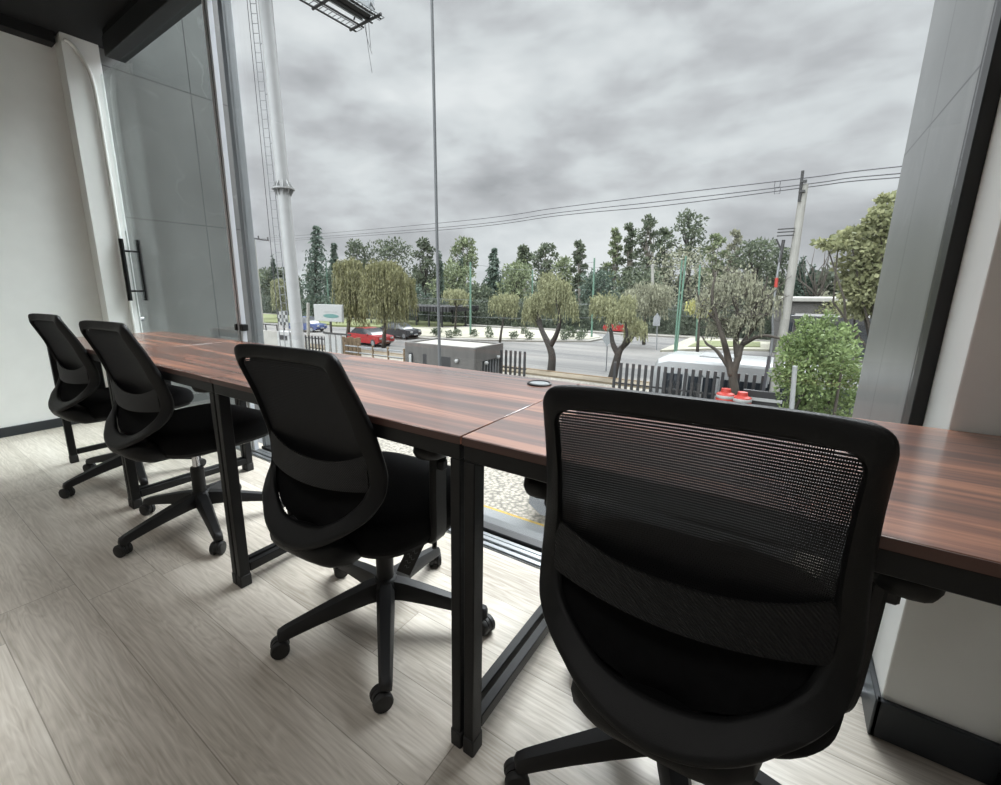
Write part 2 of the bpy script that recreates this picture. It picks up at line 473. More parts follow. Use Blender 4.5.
# ------------------------------------------------------------------ mesh builder
class MB:
    def __init__(s):
        s.v, s.f, s.sm = [], [], []

    def add(s, vs, fs, smooth=False):
        o = len(s.v)
        s.v.extend(tuple(p) for p in vs)
        s.f.extend(tuple(i + o for i in f) for f in fs)
        s.sm.extend([smooth] * len(fs))
        return s

    def box(s, x0, x1, y0, y1, z0, z1, c=0., rot=None):
        """box, chamfered by c"""
        if c <= 0:
            vs = [(x, y, z) for z in (z0, z1) for y in (y0, y1) for x in (x0, x1)]
            fs = [(0, 2, 3, 1), (4, 5, 7, 6), (0, 1, 5, 4), (2, 6, 7, 3), (0, 4, 6, 2), (1, 3, 7, 5)]
        else:
            c = min(c, (x1 - x0) * .45, (y1 - y0) * .45, (z1 - z0) * .45)
            vs, idx = [], {}
            for sx in (0, 1):
                for sy in (0, 1):
                    for sz in (0, 1):
                        X, Y, Z = (x0, x1)[sx], (y0, y1)[sy], (z0, z1)[sz]
                        dx, dy, dz = (c, -c)[sx], (c, -c)[sy], (c, -c)[sz]
                        for ax in range(3):
                            p = [X + dx, Y + dy, Z + dz]
                            p[ax] = (X, Y, Z)[ax]
                            idx[(sx, sy, sz, ax)] = len(vs)
                            vs.append(tuple(p))
            fs = []
            g = lambda a, b, c_, ax: idx[(a, b, c_, ax)]
            for q in (0, 1):
                a = [g(q, 0, 0, 0), g(q, 1, 0, 0), g(q, 1, 1, 0), g(q, 0, 1, 0)]
                fs.append(a if q else a[::-1])
                a = [g(0, q, 0, 1), g(0, q, 1, 1), g(1, q, 1, 1), g(1, q, 0, 1)]
                fs.append(a if q else a[::-1])
                a = [g(0, 0, q, 2), g(1, 0, q, 2), g(1, 1, q, 2), g(0, 1, q, 2)]
                fs.append(a if q else a[::-1])
            for a in (0, 1):
                for b in (0, 1):
                    fs.append([g(a, b, 0, 0), g(a, b, 1, 0), g(a, b, 1, 1), g(a, b, 0, 1)])
                    fs.append([g(a, 0, b, 0), g(a, 1, b, 0), g(a, 1, b, 2), g(a, 0, b, 2)])
                    fs.append([g(0, a, b, 1), g(1, a, b, 1), g(1, a, b, 2), g(0, a, b, 2)])
                    for c_ in (0, 1):
                        fs.append([g(a, b, c_, 0), g(a, b, c_, 1), g(a, b, c_, 2)])
        if rot:
            vs = [rot @ Vector(p) for p in vs]
        return s.add(vs, fs)

    def tube(s, pts, r, seg=8, cap=True, flat=1., smooth=True):
        pts = [Vector(p) for p in pts]
        n = len(pts)
        rs = r if isinstance(r, (list, tuple)) else [r] * n
        vs, fs = [], []
        t0 = (pts[1] - pts[0]).normalized()
        ref = Vector((0, 0, 1)) if abs(t0.z) < .9 else Vector((0, 1, 0))
        a = t0.cross(ref).normalized()
        for i, p in enumerate(pts):
            t = (pts[min(i + 1, n - 1)] - pts[max(i - 1, 0)]).normalized()
            a = (a - t * a.dot(t)).normalized()
            b = t.cross(a)
            for k in range(seg):
                w = 2 * PI * k / seg
                vs.append(p + a * (rs[i] * math.cos(w)) + b * (rs[i] * flat * math.sin(w)))
        for i in range(n - 1):
            for k in range(seg):
                k2 = (k + 1) % seg
                fs.append((i * seg + k, i * seg + k2, (i + 1) * seg + k2, (i + 1) * seg + k))
        if cap:
            fs.append(tuple(range(seg))[::-1])
            fs.append(tuple((n - 1) * seg + k for k in range(seg)))
        return s.add(vs, fs, smooth)

    def lathe(s, prof, c=(0, 0, 0), seg=20, axis='Z', smooth=True):
        """profile of (radius, height) turned about an axis through c"""
        vs, fs = [], []
        c = Vector(c)
        for r, h in prof:
            for k in range(seg):
                w = 2 * PI * k / seg
                x, y = r * math.cos(w), r * math.sin(w)
                q = {'Z': (x, y, h), 'X': (h, x, y), 'Y': (y, h, x)}[axis]
                vs.append(c + Vector(q))
        n = len(prof)
        for i in range(n - 1):
            for k in range(seg):
                k2 = (k + 1) % seg
                fs.append((i * seg + k, i * seg + k2, (i + 1) * seg + k2, (i + 1) * seg + k))
        fs.append(tuple(range(seg))[::-1])
        fs.append(tuple((n - 1) * seg + k for k in range(seg)))
        return s.add(vs, fs, smooth)

    def loft(s, rings, closed=True, cap=True, smooth=True):
        n = len(rings[0])
        vs = [p for r in rings for p in r]
        fs = []
        for i in range(len(rings) - 1):
            for k in range(n if closed else n - 1):
                k2 = (k + 1) % n
                fs.append((i * n + k, i * n + k2, (i + 1) * n + k2, (i + 1) * n + k))
        if cap and closed:
            fs.append(tuple(range(n))[::-1])
            fs.append(tuple((len(rings) - 1) * n + k for k in range(n)))
        return s.add(vs, fs, smooth)

    def prism(s, poly, a0, a1, axis='Y', smooth=False):
        """polygon (p,q) extruded along an axis"""
        conv = {'Y': lambda p, q, a: (p, a, q), 'X': lambda p, q, a: (a, p, q), 'Z': lambda p, q, a: (p, q, a)}[axis]
        n = len(poly)
        vs = [conv(p, q, a0) for p, q in poly] + [conv(p, q, a1) for p, q in poly]
        fs = [tuple(range(n))[::-1], tuple(range(n, 2 * n))]
        fs += [(i, (i + 1) % n, n + (i + 1) % n, n + i) for i in range(n)]
        return s.add(vs, fs, smooth)

    def build(s, name, material, parent=None, loc=None, angle=40, fix=True):
        me = bpy.data.meshes.new(name)
        me.from_pydata(s.v, [], s.f)
        me.polygons.foreach_set('use_smooth', s.sm)
        if fix:
            bm = bmesh.new()
            bm.from_mesh(me)
            bmesh.ops.recalc_face_normals(bm, faces=bm.faces)
            bm.to_mesh(me)
            bm.free()
            me.polygons.foreach_set('use_smooth', s.sm)
            me.set_sharp_from_angle(angle=math.radians(angle))
        me.materials.append(material)
        me.update()
        o = bpy.data.objects.new(name, me)
        COL.objects.link(o)
        if parent is not None:
            o.parent = parent
        if loc is not None:
            o.location = loc
        return o


def tag(o, label, cat, group=None, kind=None):
    if label:
        o['label'] = label
    if cat:
        o['category'] = cat
    if group:
        o['group'] = group
    if kind:
        o['kind'] = kind
    return o


def struct(o, label=None, cat=None):
    return tag(o, label, cat, kind='structure')


def empty(name, loc=(0, 0, 0), rz=0.):
    o = bpy.data.objects.new(name, None)
    o.empty_display_size = .1
    o.location = loc
    o.rotation_euler = (0, 0, rz)
    COL.objects.link(o)
    return o


def copy_tree(o, parent=None):
    c = o.copy()
    COL.objects.link(c)
    if parent is not None:
        c.parent = parent
    for ch in list(o.children):
        copy_tree(ch, c)
    return c


def spline(pts, sub=5):
    """Catmull-Rom through points"""
    P = [Vector(p) for p in pts]
    P = [P[0] * 2 - P[1]] + P + [P[-1] * 2 - P[-2]]
    out = []
    for i in range(1, len(P) - 2):
        for k in range(sub):
            t = k / sub
            a, b, c, d = P[i - 1], P[i], P[i + 1], P[i + 2]
            out.append(.5 * ((2 * b) + (c - a) * t + (2 * a - 5 * b + 4 * c - d) * t * t + (3 * b - a - 3 * c + d) * t ** 3))
    out.append(P[-2])
    return out


# ------------------------------------------------------------------ the room
YG = .845          # glazing line
XW = -3.95         # left wall
XP = .767          # pier
ZC = 2.76
struct(MB().box(XW - .15, 3.0, -5.0, .88, -.12, 0).build('floor', M['floor']), 'grey oak plank floor of the office', 'floor')
struct(MB().box(XW - .15, 3.0, -5.0, .90, ZC, ZC + .15).build('ceiling', M['ceil']), 'black painted ceiling', 'ceiling')
struct(MB().box(XW - .15, XW, -5.0, .775, 0, ZC).build('wall_left', M['wall']), 'white painted wall on the left', 'wall')
struct(MB().box(XW - .15, 3.0, -5.15, -5.0, -.12, ZC).build('wall_back', M['wall']), 'white wall behind the viewer', 'wall')
struct(MB().box(3.0, 3.15, -5.0, .90, -.12, ZC).build('wall_right', M['wall']), 'white wall to the far right', 'wall')
struct(MB().box(XP, 3.0, .612, .88, 0, ZC, c=.002).build('wall_front', M['wall']), 'white pier beside the window at the right end desk', 'wall')
struct(MB().box(XW, -3.815, .560, .778, 0, ZC, c=.002).build('wall_corner', M['wall']), 'white boxed out post between left wall and glass door', 'wall')
struct(MB().box(XW, XW + .012, -5.0, .560, 0, .07, c=.002).build('baseboard_left', M['base']), 'charcoal skirting along the left wall', 'baseboard')
b = MB().box(XP - .010, 3.0, .597, .612, 0, .10, c=.002)
b.box(XP - .012, XP, .597, .80, 0, .10, c=.002)
struct(b.build('baseboard_right', M['base']), 'charcoal skirting wrapped round the white pier', 'baseboard')
struct(MB().box(XW, XW + .10, -5.0, .54, 2.69, ZC).build('trim_1', M['ceil']), 'black strip along the top of the left wall', 'trim')
struct(MB().box(XW - .1, 3.0, .86, .95, -.45, -.002).build('trim_2', M['slab']), 'concrete slab edge under the window', 'trim')
b = MB()
b.box(-3.815, XP, .725, .748, 0, .010, c=.002)
b.box(-3.815, XP, .752, .778, 0, .016, c=.003)
b.box(-3.815, XP, .786, .806, 0, .011, c=.002)
b.box(-3.815, XP, .720, .812, 0, .004)
struct(b.build('trim_3', M['alu']), 'silver floor track of the sliding door', 'trim')
# sliding door rail housing under the ceiling
h = empty('trim_4', (-3.5, .76, 2.575))
struct(h, 'anthracite sliding door rail housing under the ceiling', 'trim')
MB().box(0, 4.26, -.06, .06, 0, .125, c=.004).build('housing', M['hdr'], h)
MB().box(-.05, 4.26, -.035, .035, .125, .185, c=.003).build('ceiling_rail', M['ceil'], h)
MB().lathe([(.028, 0), (.028, .008), (.018, .012)], (1.06, -.062, .035), 20, 'Y').build('roller_cap', M['rubber'], h)
MB().box(-.055, -.005, -.02, .02, .14, .16, c=.004).build('bracket', M['alu'], h)

# main window
w = empty('window_1', (-.7, YG, 0))
struct(w, 'full height window facing the street', 'window')
ox = .7
pane = MB().box(-2.192 + ox, .74 + ox, -.005, .005, .018, ZC).build('pane', M['glass'], w)
MB().box(-2.232 + ox, .767 + ox, -.025, .025, 0, .020, c=.002).build('bottom_frame', M['blackalu'], w)
MB().box(.742 + ox, .767 + ox, -.05, .03, .02, ZC, c=.002).build('mullion', M['blackalu'], w)
MB().box(-2.232 + ox, -2.192 + ox, -.015, .045, .02, ZC, c=.003).build('jamb', M['aludull'], w)
# sliding glass door
d = empty('door_1', (-3.0, .765, 0))
struct(d, 'frameless sliding glass door with black pull handle', 'door')
MB().box(-.815, .760, -.005, .005, .016, 2.56).build('pane', M['glassdoor'], d)
b = MB()
b.box(.755, .772, -.012, .012, .016, 2.70, c=.002)
b.box(.784, .803, -.010, .020, .016, 2.70, c=.002)
b.build('edge_profile', M['profile'], d)
MB().box(.772, .784, -.006, .006, .016, 2.70).build('seal', M['rubber'], d)
for sy in (-1, 1):
    hb = MB().tube([(-.768, sy * .055, .945), (-.768, sy * .055, 1.415)], .016, 12).build('handle', M['steel'], d)
    for z in (1.02, 1.325):
        MB().tube([(-.768, sy * .055, z), (-.768, sy * .004, z)], .008, 10).build('standoff', M['steel'], hb)
for x in (.735, .80):
    MB().box(x, x + .028, -.02, .02, .785, .825, c=.003).build('latch', M['steel'], d)
MB().lathe([(.017, -.012), (.017, .012)], (-.755, 0, .80), 16, 'Y').build('lock_rosette', M['chrome'], d)
# surface conduit on the post
pp = [(-3.798, .575, 2.712), (-3.798, .61, 2.700), (-3.798, .645, 2.660), (-3.798, .685, 2.58), (-3.798, .705, 2.46), (-3.798, .712, 2.2), (-3.798, .712, 1.2), (-3.798, .712, 0)]
tag(MB().tube(spline(pp, 4), .013, 10).build('conduit_pipe', M['pipe']), 'white conduit pipe bending down the post beside the glass door', 'pipe')
# stone fins outside either end of the window
struct(MB().box(-4.35, -3.85, .78, 1.80, -3.6, 9, c=.004).build('wall_outer_left', M['finL']), 'veined grey stone wall outside behind the glass door', 'wall')
struct(MB().box(XP, 1.25, .88, 1.905, -3.6, 9, c=.004).build('wall_outer_right', M['finR']), 'grey cement tile column outside right of the window', 'wall')

# unseen ceiling lights behind the viewer, added as fill to brighten the room
lk = 0
for y in (-1.2, -2.6, -4.0):
    for x in (-3.0, -1.5, 0., 1.5):
        if lk == 0:
            fill0 = empty('added_fill_lamp', (x, y, ZC))
            b = MB()
            b.box(-.34, .34, -.34, -.31, -.05, 0)
            b.box(-.34, .34, .31, .34, -.05, 0)
            b.box(-.34, -.31, -.31, .31, -.05, 0)
            b.box(.31, .34, -.31, .31, -.05, 0)
            b.build('housing', M['blackalu'], fill0)
            ld = bpy.data.lights.new('fill_light', 'AREA')
            ld.shape = 'SQUARE'
            ld.size = .58
            ld.energy = FILL_W
            ld.spread = math.radians(110)
            ld.color = (1., .975, .94)
            lo_ = bpy.data.objects.new('fill_light', ld)
            COL.objects.link(lo_)
            lo_.parent = fill0
            lo_.location = (0, 0, -.02)
            o = fill0
        else:
            o = copy_tree(fill0)
            o.location = (x, y, ZC)
        tag(o, 'square ceiling fill light added unseen in a black housing behind the viewer', 'lamp', 'added ceiling fill lights')
        lk += 1

# ------------------------------------------------------------------ desks
DL, DD, DH = .984, .608, .753


def make_desk():
    r = empty('desk')
    MB().box(-DL + .001, -.001, 0, DD, DH - .017, DH, c=.0012).build('tabletop', M['walnut'], r)
    MB().box(-DL + .002, -.002, -.0012, .0006, DH - .0165, DH - .0012).build('shaded_edge', M['edge'], r)  # thin strip that paints the front edge's shade in a darker tone
    z1 = DH - .017
    MB().box(-DL + .004, -.004, .003, .033, z1 - .033, z1, c=.002).build('front_rail', M['steel'], r)
    MB().box(-DL + .004, -.004, DD - .035, DD - .005, z1 - .033, z1, c=.002).build('rear_rail', M['steel'], r)
    for x in (-DL + .004, -.029):
        MB().box(x, x + .025, .033, DD - .035, z1 - .033, z1, c=.002).build('side_rail', M['steel'], r)
        for y in (.003, DD - .043):
            lg = MB().box(x, x + .025, y, y + .036, .012, z1 - .033, c=.002).build('leg', M['steel'], r)
            MB().box(x - .002, x + .027, y - .0025, y + .0385, 0, .045, c=.003).build('foot_cap', M['rubber'], lg)
        MB().box(x + .001, x + .024, .041, DD - .043, .048, .080, c=.002).build('stretcher', M['steel'], r)
    return r


desk0 = make_desk()
desk_lab = [
    'walnut topped desk nearest the viewer, its right end against the white pier',
    'walnut topped desk with a round cable grommet, second from the right',
    'walnut topped desk in front of the black window jamb side, third from the right',
    'walnut topped desk at the far left end beside the glass door',
]
desk_lab[2] = 'walnut topped desk third from the right, between the grommet desk and the far end desk'
desks = [copy_tree(desk0) for _ in range(3)]
desks = [desk0] + desks
for i, dsk in enumerate(desks):
    dsk.location = (DL - i * DL + (.001 if i == 0 else 0), 0, 0)
    tag(dsk, desk_lab[i], 'desk', 'row of walnut desks')
g = MB().lathe([(.034, 0), (.036, .001), (.036, .004), (.031, .006), (.029, .003), (.0, .003)], (-.095, .527, DH), 28).build('cable_grommet', M['rubber'])
g.parent = desks[1]
MB().lathe([(.028, .0), (.028, .0036), (0, .004)], (-.095, .527, DH), 28).build('cover', M['aludull'], g)


# ------------------------------------------------------------------ chairs
def make_chair():
    r = empty('office_chair')
    # back frame: outer and inner loops of the right half (x, y, z), top centre to bottom centre
    out = [(0, -.290, .902), (.09, -.292, .902), (.146, -.299, .901), (.169, -.303, .896), (.180, -.300, .880), (.184, -.285, .848), (.189, -.262, .80),
           (.195, -.237, .74), (.201, -.214, .67), (.207, -.203, .61), (.206, -.213, .565), (.199, -.238, .535), (.187, -.258, .516), (.168, -.280, .500),
           (.140, -.300, .481), (.10, -.323, .459), (.05, -.338, .441), (0, -.343, .434)]
    inn = [(0, -.294, .871), (.09, -.297, .871), (.130, -.303, .870), (.150, -.307, .865), (.159, -.305, .850), (.1605, -.293, .820), (.164, -.270, .765),
           (.168, -.250, .70), (.172, -.236, .65), (.174, -.231, .60), (.170, -.238, .573), (.160, -.249, .550), (.148, -.257, .535), (.132, -.265, .519),
           (.11, -.274, .502), (.08, -.285, .485), (.04, -.292, .476), (0, -.295, .474)]
    SUB = 4
    O, I = spline(out, SUB), spline(inn, SUB)
    rings = []
    n = len(O)
    seq = [(O[i], I[i]) for i in range(n)] + [(Vector((-O[i].x, O[i].y, O[i].z)), Vector((-I[i].x, I[i].y, I[i].z))) for i in range(n - 2, 0, -1)]
    for o, i in seq:
        e = (i - o)
        yv = Vector((0, 1, 0))
        nrm = (yv - e.normalized() * yv.dot(e.normalized())).normalized()
        th = .010
        sec = []
        for t, k in ((0, -.35), (.06, -.85), (.2, -1.), (.8, -1.), (.95, -.8), (1, -.3), (1, .5), (.9, .9), (.1, .9), (0, .4)):
            sec.append(o + e * t + nrm * (th * k))
        rings.append(sec)
    rings.append(rings[0])
    MB().loft(rings, cap=False).build('back_frame', M['plastic'], r, angle=50)

    # net of the back: crossing threads
    def inner_at(z):
        best = None
        z = min(z, .8695)
        for k in range(len(I) - 1):
            a, c = I[k], I[k + 1]
            if (a.z >= z >= c.z) and a.z > c.z:
                t = (a.z - z) / (a.z - c.z)
                q = a.lerp(c, t)
                if best is None or q.x > best.x:
                    best = q
        return best

    def surf(x, z):
        q = inner_at(z)
        u = min(1, abs(x) / max(.02, q.x))
        return Vector((x, q.y + .006 + .012 * (1 - u * u), z))
    mb = MB()
    z = .8765
    while z > .585:
        q = inner_at(z)
        if q:
            hx = q.x + .004
            ring = []
            for k in range(13):
                x = -hx + 2 * hx * k / 12
                p = surf(x * .999, z)
                ring.append([p + Vector((0, .0007, .00135)), p + Vector((0, -.0007, .00135)), p + Vector((0, -.0007, -.00135)), p + Vector((0, .0007, -.00135))])
            mb.loft(ring, cap=False, smooth=False)
        z -= .0043
    nx = 156
    for k in range(nx + 1):
        x = -.172 + .344 * k / nx
        zs = [zz / 1000 for zz in range(876, 582, -15)]
        ring = []
        for zz in zs:
            q = inner_at(zz)
            if q is None or q.x + .002 < abs(x):
                if len(ring) > 1:
                    mb.loft(ring, cap=False, smooth=False)
                ring = []
                continue
            p = surf(x, zz)
            ring.append([p + Vector((.0005, .0006, 0)), p + Vector((-.0005, .0006, 0)), p + Vector((-.0005, -.0006, 0)), p + Vector((.0005, -.0006, 0))])
        if len(ring) > 1:
            mb.loft(ring, cap=False, smooth=False)
    tag(mb.build('net_panel', M['mesh'], r, fix=False), 'see-through black net of the backrest', None)
    # closed cover behind the lower opening
    rings = []
    for zz in (.640, .62, .60, .58, .56, .54, .52, .505, .49, .480):
        q = inner_at(zz)
        hx = q.x + .016
        rings.append([Vector((hx * c_, q.y + .012 + .014 * (1 - c_ * c_), zz)) for c_ in [-1 + k / 7 for k in range(15)]] +
                     [Vector((hx * c_, q.y + .017 + .014 * (1 - c_ * c_), zz)) for c_ in [1 - k / 7 for k in range(15)]])
    q = inner_at(.480)
    for zz, hx, yy in ((.466, q.x * .8, .016), (.450, q.x * .6, .02), (.43, q.x * .5, .024)):
        rings.append([Vector((hx * c_, q.y + yy + .010 * (1 - c_ * c_), zz)) for c_ in [-1 + k / 7 for k in range(15)]] +
                     [Vector((hx * c_, q.y + yy + .005 + .010 * (1 - c_ * c_), zz)) for c_ in [1 - k / 7 for k in range(15)]])
    MB().loft(rings).build('lower_cover', M['fabric'], r, angle=60)
    # lumbar band
    rings = []
    nu = 28
    for k in range(nu + 1):
        u = -1 + 2 * k / nu
        x = u * .178
        zu = .668 - .040 * (1 - abs(u) ** 2.4)
        zl = .578 - .012 * (1 - u * u)
        yb = -.236 - .018 * (1 - u * u)
        yl = yb - .012 * (1 - u * u)
        sec = [(x, yb + .004, zu), (x, yb - .002, zu + .001), (x, (yb + yl) / 2 - .004, (zu + zl) / 2), (x, yl - .002, zl - .001), (x, yl + .004, zl), (x, (yb + yl) / 2 + .003, (zu + zl) / 2)]
        rings.append([Vector(p) for p in sec])
    tag(MB().loft(rings).build('lumbar_band', M['lumbar'], r, angle=60), 'ribbed dark grey lumbar band', None)
    # carrier from the foot of the back to under the seat
    rings = []
    for y, hw, z0, z1 in ((-.338, .045, .428, .440), (-.322, .09, .402, .452), (-.295, .12, .378, .465), (-.25, .130, .358, .455), (-.19, .11, .352, .42), (-.12, .08, .350, .39), (-.04, .06, .350, .38), (.02, .06, .347, .38)):
        sec = []
        for k in range(16):
            w = 2 * PI * k / 16
            cx, sx = math.cos(w), math.sin(w)
            sec.append(Vector((hw * math.copysign(abs(cx) ** .6, cx), y, (z0 + z1) / 2 + (z1 - z0) / 2 * math.copysign(abs(sx) ** .7, sx))))
        rings.append(sec)
    MB().loft(rings).build('back_carrier', M['plastic'], r)
    # seat cushion
    rings = []

    def outline(scale, z, dip=0.):
        pts = []
        for k in range(56):
            w = 2 * PI * k / 56
            cx, sx = math.cos(w), math.sin(w)
            x = .243 * scale * math.copysign(abs(cx) ** .48, cx)
            y = .005 + .243 * scale * math.copysign(abs(sx) ** .48, sx)
            hw = 1 - .10 * max(0, (-y) / .24)
            zz = z + dip * (max(0, y - .12) / .12) ** 2
            pts.append(Vector((x * hw, y, zz)))
        return pts
    for scl, zz, dp in ((.90, .388, 0), (.965, .394, 0), (.995, .410, -.004), (1.0, .432, -.010), (.99, .452, -.014), (.96, .466, -.016), (.90, .474, -.016), (.75, .479, -.013), (.4, .477, 0), (.08, .476, 0)):
        rings.append(outline(scl, zz, dp))
    MB().loft(rings).build('seat', M['fabric'], r, angle=60)
    MB().loft([outline(.86, .372), outline(.93, .380), outline(.93, .392)]).build('seat_pan', M['plastic2'], r)
    # mechanism and levers
    b = MB().box(-.085, .085, -.11, .13, .332, .374, c=.010)
    b.box(-.05, .05, -.05, .06, .315, .335, c=.006)
    b.build('tilt_mechanism', M['plastic2'], r)
    MB().tube(spline([(.08, .03, .352), (.14, .025, .350), (.175, .01, .340), (.192, -.012, .322)], 4), [.006] * 9 + [.007] * 4, 8).build('height_lever', M['plastic2'], r)
    # arms
    for s in (-1, 1):
        a = MB()
        path = spline([(s * .15, -.03, .378), (s * .205, -.04, .380), (s * .230, -.05, .394), (s * .238, -.055, .43), (s * .240, -.058, .52), (s * .242, -.058, .655)], 5)
        rings = []
        for i, p in enumerate(path):
            hw = .027
            nn = (path[min(i + 1, len(path) - 1)] - path[max(i - 1, 0)]).normalized()
            side = Vector((0, 1, 0))
            t2 = nn.cross(side).normalized()
            rings.append([p + side * (hw * cy) + t2 * (.011 * cz) for cy, cz in ((-1, -.5), (-.8, -1), (.8, -1), (1, -.5), (1, .5), (.8, 1), (-.8, 1), (-1, .5))])
        a.loft(rings)
        a.build('arm_upright', M['plastic2'], r)
        rings = []
        for zz, scl in ((.640, .80), (.646, .94), (.659, 1.), (.671, .98), (.679, .90), (.681, .6)):
            ring = []
            for k in range(28):
                w = 2 * PI * k / 28
                cx, sx = math.cos(w), math.sin(w)
                ring.append(Vector((s * .256 + .044 * scl * math.copysign(abs(cx) ** .7, cx), -.014 + .137 * scl * math.copysign(abs(sx) ** .6, sx), zz + .004 * math.sin(w))))
            rings.append(ring)
        MB().loft(rings).build('arm_pad', M['rubber'], r, angle=60)
        MB().box(s * .256 - .012, s * .256 + .012, -.075, -.050, .590, .617, c=.004).build('arm_button', M['plastic2'], r)
    # gas column
    MB().lathe([(.027, .13), (.027, .26), (.025, .262), (.025, .268)], seg=24).build('column_sleeve', M['plastic2'], r)
    MB().lathe([(.0145, .245), (.0145, .335)], seg=20).build('gas_piston', M['chrome'], r)
    # five star base
    b = MB().lathe([(.028, .082), (.040, .088), (.046, .105), (.044, .135), (.034, .152), (.029, .156)], seg=24)
    R = .305
    for k in range(5):
        w = 2 * PI * k / 5
        dv, sv = Vector((math.cos(w), math.sin(w), 0)), Vector((-math.sin(w), math.cos(w), 0))
        rings = []
        for rr, zt, zb, hw in ((.02, .150, .092, .027), (.06, .146, .094, .027), (.13, .130, .086, .0245), (.21, .110, .073, .021), (.275, .093, .060, .0185), (.300, .086, .054, .0175), (.318, .079, .052, .0155), (.322, .070, .056, .011)):
            sec = []
            for sx_, q in ((-1, .0), (-1, .6), (-.62, 1.), (.62, 1.), (1, .6), (1, .0), (.7, -.0), (-.7, -.0)):
                zz = zb + (zt - zb) * q
                sec.append(dv * rr + sv * (hw * sx_) + Vector((0, 0, zz)))
            rings.append(sec)
        b.loft(rings)
    base = b.build('star_base', M['plastic2'], r, angle=50)
    for k in range(5):
        w = 2 * PI * k / 5
        c = MB()
        yaw = w + (.9, 2.2, -.4, 1.5, .3)[k]
        rot = Matrix.Rotation(yaw, 4, 'Z')
        off = Vector((R * math.cos(w), R * math.sin(w), 0))
        for s in (-1, 1):
            wm = MB().lathe([(.010, s * .005), (.0235, s * .006), (.0262, s * .009), (.0262, s * .019), (.0235, s * .0225), (.012, s * .024)], (0, -.012, .0262), 22, 'X')
            c.add([off + (rot @ Vector(p)) for p in wm.v], wm.f, True)
        hd = MB().lathe([(.024, -.005), (.024, .005)], (0, -.012, .0285), 20, 'X')
        c.add([off + (rot @ Vector(p)) for p in hd.v], hd.f, True)
        c.tube([off + Vector((0, 0, .034)), off + Vector((0, 0, .062))], .0085, 10)
        c.build('caster', M['rubber'], base)
    return r, base


chair0, base0 = make_chair()
spots = [((.384, .210), .042, 3., (0, 0)), ((-.432, .206), .050, 27., (-.006, -.006)), ((-1.535, .190), .085, -14., (-.012, -.045)), ((-2.385, .205), .085, -11., (-.01, -.04))]
chair_lab = [
    'black net back office chair nearest the viewer, seen squarely from behind at right',
    'black net back office chair with a printed tag under its seat, second from the right',
    'black net back office chair third from the right, beside the desk leg pair',
    'black net back office chair at the far left end near the white wall',
]
chairs = [chair0] + [copy_tree(chair0) for _ in range(3)]
for ch, ((x, y), rz, a0, bo), lb in zip(chairs, spots, chair_lab):
    ch.location = (x, y, 0)
    ch.rotation_euler = (0, 0, rz)
    for k in ch.children:
        if k.name.startswith('star_base'):
            k.rotation_euler = (0, 0, math.radians(a0) - rz)
            k.location = (*bo, 0)
        elif k.name.startswith('column_sleeve') or k.name.startswith('gas_piston'):
            k.location = (*bo, 0)
        elif x < -1:
            k.location.z = .014          # the two far seats are set a little higher
    tag(ch, lb, 'office chair', 'black office chairs at the desks')
# printed tag hanging under the second chair
tg = MB().box(-.021, .021, -.001, .001, -.112, .01, c=.0005).build('hang_tag', M['rubber'], chairs[1], loc=(.128, -.005, .318))
tg.rotation_euler = (0, math.radians(24), math.radians(35))
b = MB()
for x, z, ww in ((-.012, -.03, .014), (-.002, -.036, .014), (-.012, -.05, .012), (-.004, -.058, .016), (-.010, -.072, .016), (-.006, -.088, .014)):
    b.tube(spline([(x, -.0016, z), (x + ww * .3, -.0016, z + .005), (x + ww * .6, -.0016, z - .003), (x + ww, -.0016, z + .003)], 4), .0008, 5)
b.build('print', M['signgrey'], tg)

exec_out = True
# ------------------------------------------------------------------ outdoors
G = -3.6
struct(MB().box(-160, 90, 22.6, 170, G - .2, G).build('street', M['street']), 'grey asphalt street', 'street')
struct(MB().box(-70, 60, 6.75, 21.4, G - .2, G + .001).build('parking_lot', M['cobble']), 'pale cobbled parking lot below the window', 'parking lot')
struct(MB().box(-70, 60, .95, 6.75, G - .2, G + .06).build('walkway', M['slab']), 'smooth concrete strip at the foot of the building', 'walkway')
tag(MB().box(-6.5, 12, 6.76, 6.90, G + .001, G + .012).build('painted_line', M['yellow']), 'worn yellow line along the parking lot edge', 'painted line')
struct(MB().box(-70, 60, 21.4, 22.45, G - .2, G + .10).build('verge', M['earth']), 'dry planting strip between parking lot and street', 'verge')
struct(MB().box(-70, 60, 22.45, 22.62, G - .2, G + .14, c=.02).build('kerb', M['kerbred']), 'weathered ochre kerb of the street', 'kerb')


def island(name, pts, mt, h, label, cat, z=G):
    poly = [(p[0], p[1]) for p in pts]
    return struct(MB().prism(poly, z - .05, z + h, 'Z').build(name, mt), label, cat)


def gp(u, v, z=G):
    d_ = Fv + Rv * ((u - CXP) / FPX) - Uv * ((v - CYP) / FPX)
    return CPOS + d_ * ((z - CPOS.z) / d_.z)


